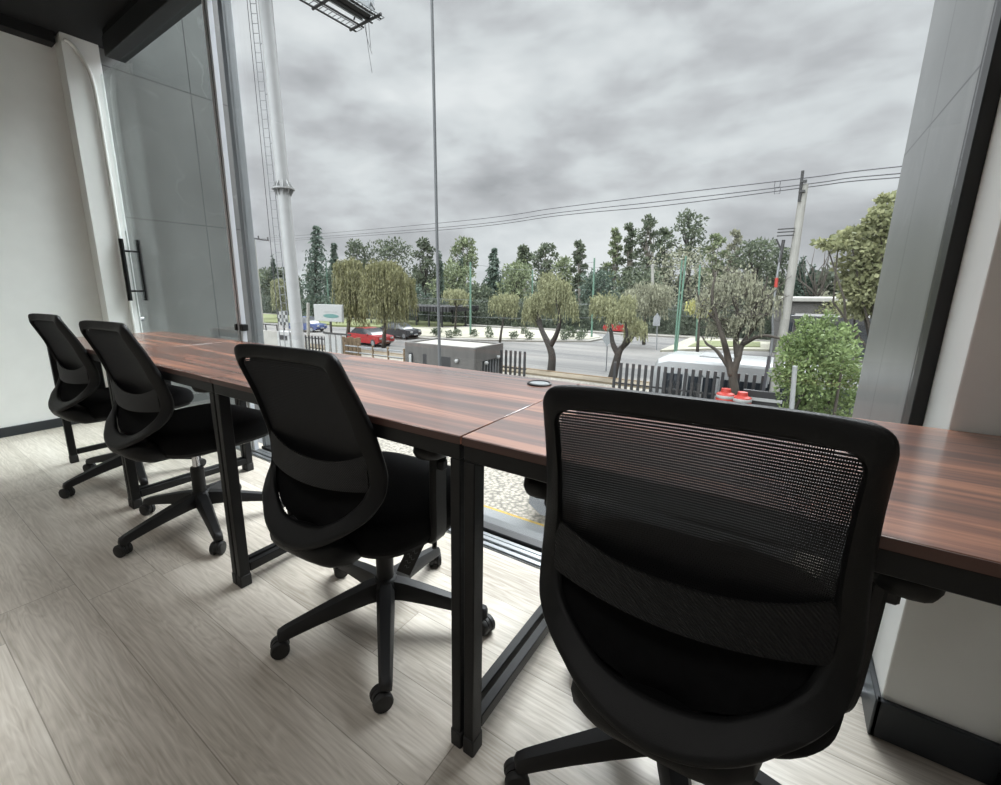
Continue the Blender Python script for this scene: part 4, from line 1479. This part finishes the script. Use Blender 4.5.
MB().tube([q + Vector((-.275, -.12, -1.05)), q + Vector((-.265, -.13, -1.28))], .036, 8).build('red_marker', M['drum'], root)
MB().tube([V * .42 + Vector((-.21, -.1, 0)), V * .2 + Vector((-.25, -.1, 0)), Vector((-.30, -.1, 0))], .04, 8).build('black_riser', M['wire'], root)
tag(root, 'grey concrete utility pole with small cross arms right of the bus', 'utility pole')
# left utility pole
lp0 = at(262, 330, 28.5)
root = empty('utility_pole', (lp0.x, lp0.y, G))
lt_ = at(253.5, 239, 28.5)
V2 = lt_ - root.location
MB().tube([(0, 0, 0), V2 * .5, V2], [.28, .24, .17], 12).build('shaft', M['conpole'], root)
c0, c1 = at(248, 237.5, 27.6) - root.location, at(269, 240.5, 29.2) - root.location
MB().tube([c0, c1], .09, 6).build('cross_arm', M['dkmetal'], root)
for t in (.02, .5, .95):
    p = c0.lerp(c1, t)
    MB().lathe([(.05, 0), (.10, .08), (.06, .16), (.10, .24), (.03, .32)], p + Vector((0, 0, .05)), 8).build('insulator', M['dkmetal'], root)
tag(root, 'far concrete utility pole with a cross arm, left of the billboard column', 'utility pole')


def wire(label, pts, r, mt='wire', group=None):
    return tag(MB().tube(spline(pts, 8), r, 5).build('overhead_wire', M[mt]), label, 'wire', group)


P = base_p
tops = [at(801.5, 178.5, 13.2), at(804, 184.5, 13.2), at(805, 187.5, 13.35)]
ends = [at(247, 240, 27.6), at(259, 241, 28.4), at(269, 242, 29.2)]
mids = [[(660, 195, 14.0), (560, 207.5, 15.2), (430, 224, 18.)], [(660, 201.5, 14.0), (560, 212.5, 15.2), (430, 228.5, 18.)], [(660, 206, 14.1), (560, 215.5, 15.3), (430, 231, 18.2)]]
rights = [[(850, 172, 12.9), (905, 166, 12.6), (1000, 156, 12.2)], [(850, 178, 12.9), (905, 173, 12.6), (1000, 164, 12.2)], [(850, 181.5, 12.9), (905, 177, 12.6), (1000, 169, 12.2)]]
nm = ['uppermost', 'middle', 'lowest']
for k in range(3):
    pts = [ends[k]] + [at(*q) for q in mids[k][::-1]] + [tops[k]] + [at(*q) for q in rights[k]]
    wire(nm[k] + ' of the three power lines sagging across the sky', pts, .012, 'wire', 'power lines across the sky')
sp_ = MB()
for u, v in ((777.5, 184.5), (777.5, 191)):
    q = at(u, v + .5, 13.2)
    sp_.tube([q + Vector((-.06, 0, .07)), q + Vector((-.06, 0, -.05)), q + Vector((.05, 0, -.05)), q + Vector((.05, 0, .07))], .008, 5)
tag(sp_.build('line_spacer', M['wire']), 'small looped spacer hung on the power lines left of the utility pole', 'spacer')
lows = [((330, 293, 27), (390, 297, 27), (470, 300, 27), 'pale cable crossing in front of the weeping willows'),
        ((410, 297.5, 45), (520, 303, 45), (600, 304, 46), 'low cable crossing behind the left green pole'),
        ((330, 308, 30), (430, 315, 30), (560, 320, 31), 'low cable running above the dark pergola'),
        ((470.5, 264.5, 37.2), (535, 270, 39.5), (594.2, 262, 42), 'thin cable joining the left and middle green poles'),
        ((575, 268, 56), (652, 266, 56), (700, 269, 56), 'thin cable hung from the concrete lamp post'),
        ((575, 304, 40), (680, 310, 40), (760, 310, 40), 'low cable crossing the leaning green poles'),
        ((575, 318, 40), (680, 316, 40), (760, 318, 40), 'lowest cable behind the leaning green poles')]
for a_, b_, c_, lb in lows:
    wire(lb, [at(*a_), at(*b_), at(*c_)], .016, 'netgrey')

# green net posts
for u0, v0, u1, v1, y, rr, lb in ((470.5, 337, 470.5, 262, 37.2, .15, 'green pole standing on the gravel island behind the booth'),
                                  (591.5, 339, 594.5, 258, 42, .13, 'green pole at the right tip of the gravel island'),
                                  (676, 354, 686, 256, 35.8, .11, 'right one of the two leaning green poles behind the bus'),
                                  (674.5, 353, 682, 260, 35.9, .10, 'left one of the two leaning green poles behind the bus'),
                                  (696.5, 340, 700, 265, 44, .12, 'green pole right of the two leaning ones'),
                                  (328.5, 300, 326, 262, 47, .16, 'green pole in front of the tall dark spruce'),
                                  (532.5, 318, 532.5, 270, 57, .13, 'faint green pole between the twin gums')):
    a_ = at(u0, v0, y)
    a_.z = G + .0
    pole('net_post', lb, 'pole', a_, at(u1, v1, y), rr * .72, rr * .6, 'green', 10, 'green net posts')
# lamp post and signs across the street
lp = at(653, 328, 56)
pole('lamp_post', 'pale concrete post behind the yellowish pepper tree', 'post', (lp.x, 56, G), at(652.5, 265, 56), .2, .17, 'conpole', 8)
dp_ = gp(606, 371)
root = empty('road_sign', dp_)
tp = at(608, 331, dp_.y) - dp_
MB().tube([(0, 0, 0), (tp.x, 0, tp.z)], .035, 8).build('sign_post', M['galv'], root)
s = .46
MB().prism([(tp.x, tp.z + .0), (tp.x + s * .62, tp.z - s), (tp.x, tp.z - 2 * s), (tp.x - s * .62, tp.z - s)], -.05, -.03).build('sign_plate', M['aludull'], root)
tag(root, 'grey back of a diamond road sign beside the yellowish pepper tree', 'road sign')
dp_ = gp(656.5, 350)
root = empty('road_sign', dp_)
tp = at(657.5, 313, dp_.y) - dp_
MB().tube([(0, 0, 0), (tp.x, 0, tp.z)], .04, 8).build('sign_post', M['galv'], root)
MB().prism([(tp.x - .26, tp.z - 1.0), (tp.x + .26, tp.z - 1.0), (tp.x + .26, tp.z - .35), (tp.x, tp.z), (tp.x - .26, tp.z - .35)], -.05, -.02).build('sign_plate', M['galv'], root)
tag(root, 'small grey road sign left of the leaning green poles', 'road sign')

# ---- guard booth
BX0, BX1, BY0, BY1, BZ = -11.85, -8.45, 12.42, 14.45, -1.0
root = empty('guard_booth', ((BX0 + BX1) / 2, (BY0 + BY1) / 2, G))
hx, hy, hh = (BX1 - BX0) / 2, (BY1 - BY0) / 2, BZ - G
b = MB()
b.box(-hx, hx, -hy, -hy + .15, 0, hh, c=.01)
b.box(-hx, -hx + .15, -hy + .15, hy, 0, hh, c=.01)
b.box(-hx, hx, hy - .15, hy, 0, hh, c=.01)
b.box(hx - .15, hx, -hy + .15, hy - .15, hh - .55, hh, c=.01)
b.box(hx - .15, hx, -hy + .15, -hy + .5, 0, hh - .55, c=.01)
b.box(hx - .15, hx, -hy + .5, hy - .15, 0, .9, c=.01)
b.build('concrete_wall', M['board'], root)
MB().box(-hx + .10, hx - .10, -hy + .1, hy - .1, hh - .16, hh - .05).build('roof', M['roofslab'], root)
MB().box(-hx - .01, hx + .01, -hy - .01, hy + .01, hh, hh + .02).build('parapet_cap', M['roofslab'], root)
bpy.data.objects.remove(bpy.data.objects['parapet_cap'])
for x0, x1, z0, z1 in ((.15, .62, hh - 1.5, hh - .42), (-.75, -.56, hh - 1.4, hh - .40)):
    wn_ = MB().box(x0, x1, -hy - .01, -hy + .03, z0, z1, c=.006).build('window', M['blackiron'], root)
MB().box(-hx + .22, -hx + .42, -hy - .02, -hy + .02, hh - 1.5, hh - .40).build('recess', M['blackiron'], root)
MB().box(-hx + .30, -hx + .42, -hy - .12, -hy - .02, hh - 1.2, hh - .46, c=.02).build('white_lever', M['white'], root)
for x, y, z in ((.95, -hy - .06, hh - .52), (hx + .06, -.3, hh - .62), (hx + .06, .55, hh - .5)):
    MB().lathe([(.06, -.06), (.085, 0), (.06, .06)], (x, y, z), 12).build('wall_lamp', M['white'], root)
for k in range(7):
    MB().box(hx - .10, hx - .04, -hy + .55 + k * .2, -hy + .6 + k * .2, .9, hh - .55).build('window_bar', M['galv'], root)
tag(root, 'small grey concrete guard booth with a bleached flat roof', 'booth')


# ---- picket fences
def fence(name, label, xs, y, ztop, group=None, rails=(.45, 1.7)):
    root = empty(name, (xs[0], y, G))
    for x in xs:
        MB().box(x - xs[0] - .04, x - xs[0] + .04, -.035, .035, .02, ztop - G, c=.006).build('picket', M['blackiron'], root)
    rl = MB()
    for z in rails:
        rl.box(-.05, xs[-1] - xs[0] + .05, .036, .07, z, z + .05)
    rl.build('rail', M['blackiron'], root)
    return tag(root, label, 'fence', group)


fence('picket_fence', 'black steel picket fence in front of the white bus', [-3.75 + i * .187 for i in range(25)], 13.5, -1.2, 'black picket fences')
fence('picket_fence', 'short black picket fence right of the guard booth', [-8.25 + i * .20 for i in range(6)], 14.0, -1.2, 'black picket fences')
fence('picket_fence', 'low black spiky railing right of the billboard column', [at(303 + i * 3.2, 340, 16).x for i in range(11)], 16.2, at(310, 336, 16).z, 'black picket fences')


# ---- vehicles
def car(name, label, cat, loc, rz, paint, Lc=4.2, Wc=1.75, H=1.48, kind='hatch', group=None):
    root = empty(name, loc, rz)
    l2, w2 = Lc / 2, Wc / 2
    prof = [(-l2, .45), (-l2 + .04, .72), (-l2 + .12, .86), (-l2 + 1.0, .94), (l2 - .75, 1.0), (l2 - .08, .95), (l2, .75), (l2, .42), (l2 - .25, .26), (-l2 + .25, .26)]
    rings = []
    for y, sx, dz in ((-w2, .985, .0), (-w2 + .07, 1., .02), (w2 - .07, 1., .02), (w2, .985, 0.)):
        rings.append([Vector((p * sx, y, q + (dz if q > .8 else 0))) for p, q in prof])
    MB().loft(rings, smooth=False).build('body', M[paint], root)
    cab = [(-l2 + .95, .94), (-l2 + 1.75, H - .04), (-l2 + 2.3, H), (l2 - .95, H - .03), (l2 - .25 if kind == 'hatch' else l2 - .7, .99)]
    rings = []
    for y, in_ in ((-w2 + .06, 0), (-w2 + .20, 1), (w2 - .20, 1), (w2 - .06, 0)):
        ring = []
        for p, q in cab:
            ring.append(Vector((p, y, q if in_ else .95 + (q - .95) * .03)))
        rings.append(ring)
    MB().loft(rings, smooth=False).build('glasshouse', M['carglass'], root)
    MB().prism([(-l2 + 1.78, H - .045), (-l2 + 2.3, H + .012), (l2 - .95, H - .015), (l2 - .85, H - .06), (-l2 + 1.9, H - .08)], -w2 + .20, w2 - .20).build('roof', M[paint], root)
    for x in (-l2 + .80, l2 - .78):
        for s in (-1, 1):
            wh = MB().lathe([(.20, -.10), (.30, -.10), (.32, -.07), (.32, .07), (.30, .10), (.20, .10)], (x, s * (w2 - .09), .32), 18, 'Y').build('wheel', M['tyre'], root)
            MB().lathe([(.06, 0), (.19, .01), (.19, .02)], (x, s * (w2 + .0), .32), 14, 'Y').build('hub_cap', M['galv'], wh)
    for s in (-1, 1):
        MB().box(-l2 - .01, -l2 + .10, s * (w2 - .28) - .17, s * (w2 - .28) + .17, .62, .78, c=.02).build('headlight', M['white'], root)
        MB().box(l2 - .06, l2 + .015, s * (w2 - .2) - .12, s * (w2 - .2) + .12, .70, .90, c=.02).build('tail_light', M['red'], root)
        MB().box(-l2 + 1.35, -l2 + 1.52, s * (w2 + .06) - .08, s * (w2 + .06) + .08, .93, 1.05, c=.02).build('mirror', M[paint], root)
    MB().box(-l2 - .012, -l2 + .05, -.25, .25, .40, .52).build('number_plate', M['white'], root)
    return tag(root, label, cat, group)


car('car', 'black car driving past behind the large weeping willow', 'car', (-30.6, 31.6, G), PI + .0, 'carblack', 4.4)
car('car', 'red car parked between the two weeping willow trunks', 'car', (-28.6, 25.9, G), PI - .06, 'red', 4.3)
car('car', 'blue car behind the billboard column and the white sign', 'car', (-44.2, 30.6, G), PI + .2, 'blue', 4.3, H=1.7)
car('car', 'small red car far away behind the yellowish pepper tree', 'car', (gp(627, 332).x, gp(627, 332).y - 1.6, G), .0, 'red', 4.0)
car('car', 'silver car parked below the window beyond the yellow line', 'car', (-1.24, 7.97, G), .16, 'silver', 4.4)

# white bus behind the fence
root = empty('bus', (.35, 15.1, G))
bl_, bw, bh = 3.15, .98, 2.62
prof = [(-1, .35), (-1, 1.9), (-.985, 2.3), (-.955, 2.5), (-.86, 2.62), (.98, 2.62), (1, 2.5), (1, .35)]
rings = []
for y, zt in ((-bw, .93), (-bw + .05, .965), (-bw + .22, 1.), (bw - .22, 1.), (bw - .05, .965), (bw, .93)):
    rings.append([Vector((p * bl_ * (1 if abs(y) < bw - .1 else .985), y, q if q < 2 else 2 + (q - 2) * (1 - (1 - zt) * 3.2))) for p, q in prof])
MB().loft(rings, smooth=True).build('body', M['buswhite'], root, angle=32)
for x0, x1, z0, z1, nm_ in ((-2.78, -2.22, 1.25, 2.12, 'cab_window'), (-1.15, 2.9, 1.30, 2.08, 'side_window'), (-2.06, -1.32, .55, 2.08, 'door_glass')):
    MB().box(x0, x1, -bw - .012, -bw + .02, z0, z1, c=.01).build(nm_, M['carglass'], root)
fr_ = MB()
for x in (-2.1, -1.69, -1.28):
    fr_.box(x - .03, x + .03, -bw - .03, -bw, .4, 2.15)
fr_.box(-2.13, -1.25, -bw - .03, -bw, 2.1, 2.16)
fr_.build('door_frame', M['buswhite'], root)
for x in (-.1, .95, 2.0):
    MB().box(x - .025, x + .025, -bw - .02, -bw, 1.30, 2.08).build('window_pillar', M['blackiron'], root)
MB().box(-bl_ - .012, -bl_ + .03, -bw + .12, bw - .12, 1.2, 2.2, c=.01).build('windscreen', M['carglass'], root)
MB().box(-1.9, -.9, -.45, .45, 2.60, 2.68, c=.03).build('roof_hatch', M['buswhite'], root)
for x in (-2.1, 2.1):
    for s in (-1, 1):
        MB().lathe([(.2, -.12), (.38, -.12), (.40, -.08), (.40, .08), (.38, .12), (.2, .12)], (x, s * (bw - .1), .40), 18, 'Y').build('wheel', M['tyre'], root)
for s in (-1, 1):
    MB().box(-bl_ - .01, -bl_ + .06, s * .7 - .14, s * .7 + .14, .7, .9, c=.02).build('headlight', M['white'], root)
MB().box(-2.45, -2.30, -bw - .03, -bw - .005, .80, 1.10).build('side_decal', M['drum'], root)
tag(root, 'white minibus parked behind the black picket fence', 'bus')

# plastic barrier drums, gate plate and white post
for u, lb in ((725.5, 'red and white plastic barrier drum in front of the bus, left one'), (742.5, 'red and white plastic barrier drum in front of the bus, right one')):
    x = at(u, 395, 12.6).x
    root = empty('barrier_drum', (x, 12.6, G))
    zt = at(u, 388.5 if u < 730 else 392, 12.6).z - G
    MB().lathe([(.26, 0), (.26, .06), (.235, .10), (.225, zt * .5), (.215, zt - .16), (.20, zt - .13), (.15, zt - .11), (.12, zt - .09), (.11, zt), (.05, zt + .01)], (0, 0, 0), 20).build('drum_body', M['drum'], root)
    for f in (.70, .80, .885):
        MB().lathe([(.233 - .016 * f, zt * f), (.238 - .016 * f, zt * f + .01), (.236 - .016 * f, zt * f + .07), (.230 - .016 * f, zt * f + .08)], (0, 0, 0), 20).build('white_band', M['white'], root)
    tag(root, lb, 'barrier drum', 'plastic barrier drums')
root = empty('gate_panel', (at(762, 395, 12.9).x, 12.9, G))
MB().box(-.42, .42, -.05, .05, 0, at(762, 391, 12.9).z - G, c=.01).build('black_panel', M['blackiron'], root)
MB().box(-.44, .44, -.08, -.05, at(762, 399, 12.9).z - G - .05, at(762, 399, 12.9).z - G + .03).build('white_strip', M['white'], root)
tag(root, 'low black gate panel with a white strip beside the drums', 'gate')
a_, b_ = at(791.5, 410, 8.2), at(795, 366, 8.2)
dv = (b_ - a_).normalized()
pole('marker_post', 'short white post in front of the bright green bush', 'post', a_ + dv * ((G - a_.z) / dv.z), b_, .036, .034, 'white', 10)

# white sign board on a dark post
c = at(328.5, 313, 16)
root = empty('sign_board', (c.x, 16, G))
zc = c.z - G
MB().tube([(0, .08, 0), (.05, .08, zc)], .07, 10).build('sign_post', M['blackiron'], root)
hwx, hwz = 1.27, .49
bd = MB().box(-hwx, hwx, -.08, .08, zc - hwz, zc + hwz, c=.02).build('board', M['white'], root)
el = [(.30 + .70 * math.cos(2 * PI * k / 28), zc - .16 + .115 * math.sin(2 * PI * k / 28)) for k in range(28)]
MB().prism(el, -.092, -.082).build('teal_oval', M['teal'], bd)
dd = MB()
rr_ = random.Random(2)
for k in range(6):
    x = -.26 + k * .2
    dd.box(x, x + rr_.uniform(.05, .11), -.09, -.082, zc + .05, zc + .085)
dd.build('grey_print', M['signgrey'], bd)
tag(root, 'white sign board with a teal oval on a dark post', 'sign')
# far left lot things beside the glass door
root = empty('barrier_gate', (at(268, 335, 18).x, 18, G))
z1 = at(266, 327, 18).z - G
MB().box(-1.7, 1.3, -.06, .06, 0, z1 - .25, c=.02).build('pale_panel', M['conpole'], root)
b = MB()
for x in (-1.7, -.2, 1.3):
    b.tube([(x, 0, 0), (x, 0, z1 + .25)], .05, 8)
b.tube([(-1.7, 0, z1 + .2), (1.3, 0, z1 + .2)], .04, 8)
b.build('frame', M['blackiron'], root)
tag(root, 'white gate panel in a black frame right of the glass door', 'gate')
root = empty('checkered_sign', (at(283, 320, 19).x, 19, G))
zc = at(283, 318, 19).z - G
MB().tube([(0, .05, 0), (0, .05, zc)], .05, 8).build('sign_post', M['blackiron'], root)
MB().box(-.62, .62, -.03, .03, zc - .55, zc + .50).build('board', M['blackiron'], root)
ck = MB()
for i in range(5):
    for j in range(4):
        if (i + j) % 2 == 0:
            ck.box(-.62 + i * .25, -.62 + i * .25 + .25, -.04, -.03, zc - .55 + j * .26, zc - .55 + j * .26 + .26)
ck.build('white_checks', M['white'], root)
tag(root, 'black and white checkered board left of the billboard column', 'sign')
root = empty('white_kiosk', (at(287, 338, 17.5).x, 17.5, G))
z1 = at(284, 331, 17.5).z - G
MB().box(-.75, .75, -.3, .3, 0, z1, c=.03).build('cabinet', M['white'], root)
MB().box(-.4, .5, -.32, -.29, z1 - .6, z1 - .25).build('slot', M['blackiron'], root)
tag(root, 'low white cabinet beside the checkered board', 'cabinet')
root = empty('white_gate_post', (at(334, 345, 15.2).x, 15.2, G))
z1 = at(334, 334, 15.2).z - G
for x in (-.55, .0, .5):
    MB().box(x - .17, x + .17, -.06, .06, 0, z1, c=.02).build('panel', M['white'], root)
MB().box(-.8, 1.5, -.08, -.02, z1 - .02, z1 + .08).build('top_bar', M['dkmetal'], root)
tag(root, 'white slatted gate below the white sign board', 'gate')
root = empty('wooden_crate', (at(351, 348, 17).x, 17, G))
z1 = at(351, 337, 17).z - G
for k in range(5):
    MB().box(-.85 + k * .35, -.85 + k * .35 + .30, -.05, .05, .02, z1 - .06 * (k % 2), c=.01).build('board', M['wood'], root)
MB().box(-.88, .85, .05, .10, z1 * .5, z1 * .5 + .12).build('batten', M['wood'], root)
tag(root, 'weathered brown wooden hoarding left of the red car', 'hoarding')
p_ = at(308, 345, 20)
pole('concrete_post', 'pale concrete post just right of the billboard column', 'post', (p_.x, 20, G), at(308, 303, 20), .13, .12, 'conpole', 10)

# tubular railing in front of the red car
root = empty('pipe_railing', (at(345, 349, 15).x, 15, G))
rl = MB()
x0, x1 = 0, at(404, 349, 15).x - at(345, 349, 15).x
for z in (at(360, 347, 15).z - G, at(360, 353, 15).z - G):
    rl.tube([(x0, 0, z), (x1, 0, z)], .035, 8)
rl.build('rail', M['galv'], root)
for k in range(5):
    x = x0 + (x1 - x0) * k / 4
    MB().tube([(x, 0, 0), (x, 0, at(360, 347, 15).z - G + .15)], .05, 8).build('post', M['wood'], root)
tag(root, 'pipe railing on brown posts left of the guard booth', 'railing')

# pergola
pc = at(421, 318, 45)
root = empty('pergola', (pc.x, 45, G))
zt = at(425, 306.5, 45).z - G
for k in range(7):
    for yy in (-2.5, 2.5):
        MB().tube([(-7 + k * 2.1, yy, 0), (-7 + k * 2.1, yy, zt - .2)], .12, 8).build('post', M['blackiron'], root)
b = MB()
for k in range(30):
    x = -7.6 + k * .5
    b.box(x, x + .30, -3.2, 3.2, zt - .45, zt + .15)
b.box(-7.8, 7.2, -2.7, -2.4, zt - .45, zt - .2)
b.box(-7.8, 7.2, 2.4, 2.7, zt - .45, zt - .2)
b.build('slatted_roof', M['blackiron'], root)
tag(root, 'long black pergola on posts across the street', 'pergola')

# houses beyond on the right
root = empty('house', (at(818, 305, 43.5).x, 43.5, G))
z1 = at(810, 301, 43.5).z - G
MB().box(-2.6, 1.6, -3, 3, 0, z1, c=.05).build('wall', M['board'], root)
MB().box(-2.9, 1.9, -3.4, 3.4, z1, z1 + .3, c=.05).build('roof', M['conpole'], root)
for k in range(2):
    MB().box(-2.2 + k * 1.8, -1.2 + k * 1.8, -3.05, -2.95, z1 - 2.2, z1 - .9).build('window', M['carglass'], root)
tag(root, 'small white flat roofed house behind the bright green bush', 'house')
root = empty('shop_front', (at(880, 330, 34).x, 34, G))
z1 = at(870, 318, 34).z - G
MB().box(-4, 6, 0, 4, 0, z1, c=.05).build('wall', M['board'], root)
MB().box(-3.8, 5.8, -.05, .02, .8, z1 - .4).build('window', M['carglass'], root)
MB().box(-4.2, 6.2, -.9, .1, z1 - .35, z1 + .05).build('awning', M['blackiron'], root)
tag(root, 'low building with dark glass partly behind the outside column', 'building')

# ------------------------------------------------------------------ sky
wd = bpy.data.worlds.new('overcast_sky')
sc.world = wd
wd.use_nodes = True
nt = wd.node_tree
bg = nt.nodes['Background']
tc = N(nt, 'ShaderNodeTexCoord')
sp = N(nt, 'ShaderNodeSeparateXYZ')
L(nt, tc.outputs['Generated'], sp.inputs[0])
cb = N(nt, 'ShaderNodeMapping')
cb.inputs['Scale'].default_value = (1., 1., 2.3)
L(nt, tc.outputs['Generated'], cb.inputs['Vector'])
n1 = N(nt, 'ShaderNodeTexNoise')
n1.inputs['Scale'].default_value = 2.7
n1.inputs['Detail'].default_value = 7
n1.inputs['Roughness'].default_value = .52
n1.inputs['Distortion'].default_value = .25
L(nt, cb.outputs[0], n1.inputs['Vector'])
n2 = N(nt, 'ShaderNodeTexNoise')
n2.inputs['Scale'].default_value = 8.
n2.inputs['Detail'].default_value = 7
L(nt, cb.outputs[0], n2.inputs['Vector'])
t = math_n(nt, 'ADD', math_n(nt, 'MULTIPLY', n1.outputs['Fac'], vb=.72), math_n(nt, 'MULTIPLY', n2.outputs['Fac'], vb=.28))
rp = N(nt, 'ShaderNodeValToRGB')
e = rp.color_ramp.elements
e[0].position, e[0].color = .33, (*lin((166, 169, 173)), 1)
e[1].position, e[1].color = .64, (*lin((236, 240, 242)), 1)
k = e.new(.46)
k.color = (*lin((198, 201, 205)), 1)
k = e.new(.54)
k.color = (*lin((219, 224, 227)), 1)
L(nt, t, rp.inputs['Fac'])
# an overcast sky grows brighter toward the zenith, most of all where the sun stands behind the clouds
mr = N(nt, 'ShaderNodeMapRange', interpolation_type='SMOOTHSTEP')
mr.inputs['From Min'].default_value = .52
mr.inputs['From Max'].default_value = .80
mr.inputs['To Min'].default_value = 1.0
mr.inputs['To Max'].default_value = 4.5
L(nt, sp.outputs['Z'], mr.inputs['Value'])
dt = N(nt, 'ShaderNodeVectorMath', operation='DOT_PRODUCT')
L(nt, tc.outputs['Generated'], dt.inputs[0])
el, az = math.radians(45), math.radians(10)
dt.inputs[1].default_value = (math.cos(el) * math.sin(az), math.cos(el) * math.cos(az), math.sin(el))
m2 = N(nt, 'ShaderNodeMapRange', interpolation_type='SMOOTHSTEP')
m2.inputs['From Min'].default_value = .86
m2.inputs['From Max'].default_value = .97
m2.inputs['To Min'].default_value = 0.
m2.inputs['To Max'].default_value = 33.
L(nt, dt.outputs['Value'], m2.inputs['Value'])
L(nt, rp.outputs['Color'], bg.inputs['Color'])
d3 = N(nt, 'ShaderNodeVectorMath', operation='DOT_PRODUCT')
L(nt, tc.outputs['Generated'], d3.inputs[0])
d3.inputs[1].default_value = (-.1, -.75, .655)
m3 = N(nt, 'ShaderNodeMapRange', interpolation_type='SMOOTHSTEP')
m3.inputs['From Min'].default_value = .60
m3.inputs['From Max'].default_value = .95
m3.inputs['To Min'].default_value = 0.
m3.inputs['To Max'].default_value = 11.
L(nt, d3.outputs['Value'], m3.inputs['Value'])
m4 = N(nt, 'ShaderNodeMapRange', interpolation_type='SMOOTHSTEP')
m4.inputs['From Min'].default_value = .49
m4.inputs['From Max'].default_value = .64
L(nt, sp.outputs['Z'], m4.inputs['Value'])
tot = math_n(nt, 'ADD', math_n(nt, 'ADD', mr.outputs['Result'], math_n(nt, 'MULTIPLY', m2.outputs['Result'], m4.outputs['Result'])), m3.outputs['Result'])
L(nt, tot, bg.inputs['Strength'])

# ------------------------------------------------------------------ view
sc.view_settings.view_transform = 'Standard'
sc.view_settings.look = 'None'
sc.view_settings.gamma = 1
sc.view_settings.use_curve_mapping = False
sc.view_settings.exposure = 0.0
try:
    sc.cycles.use_denoising = True
    sc.cycles.max_bounces = 10
    sc.cycles.transparent_max_bounces = 16
    sc.cycles.sample_clamp_indirect = 6
except Exception:
    pass
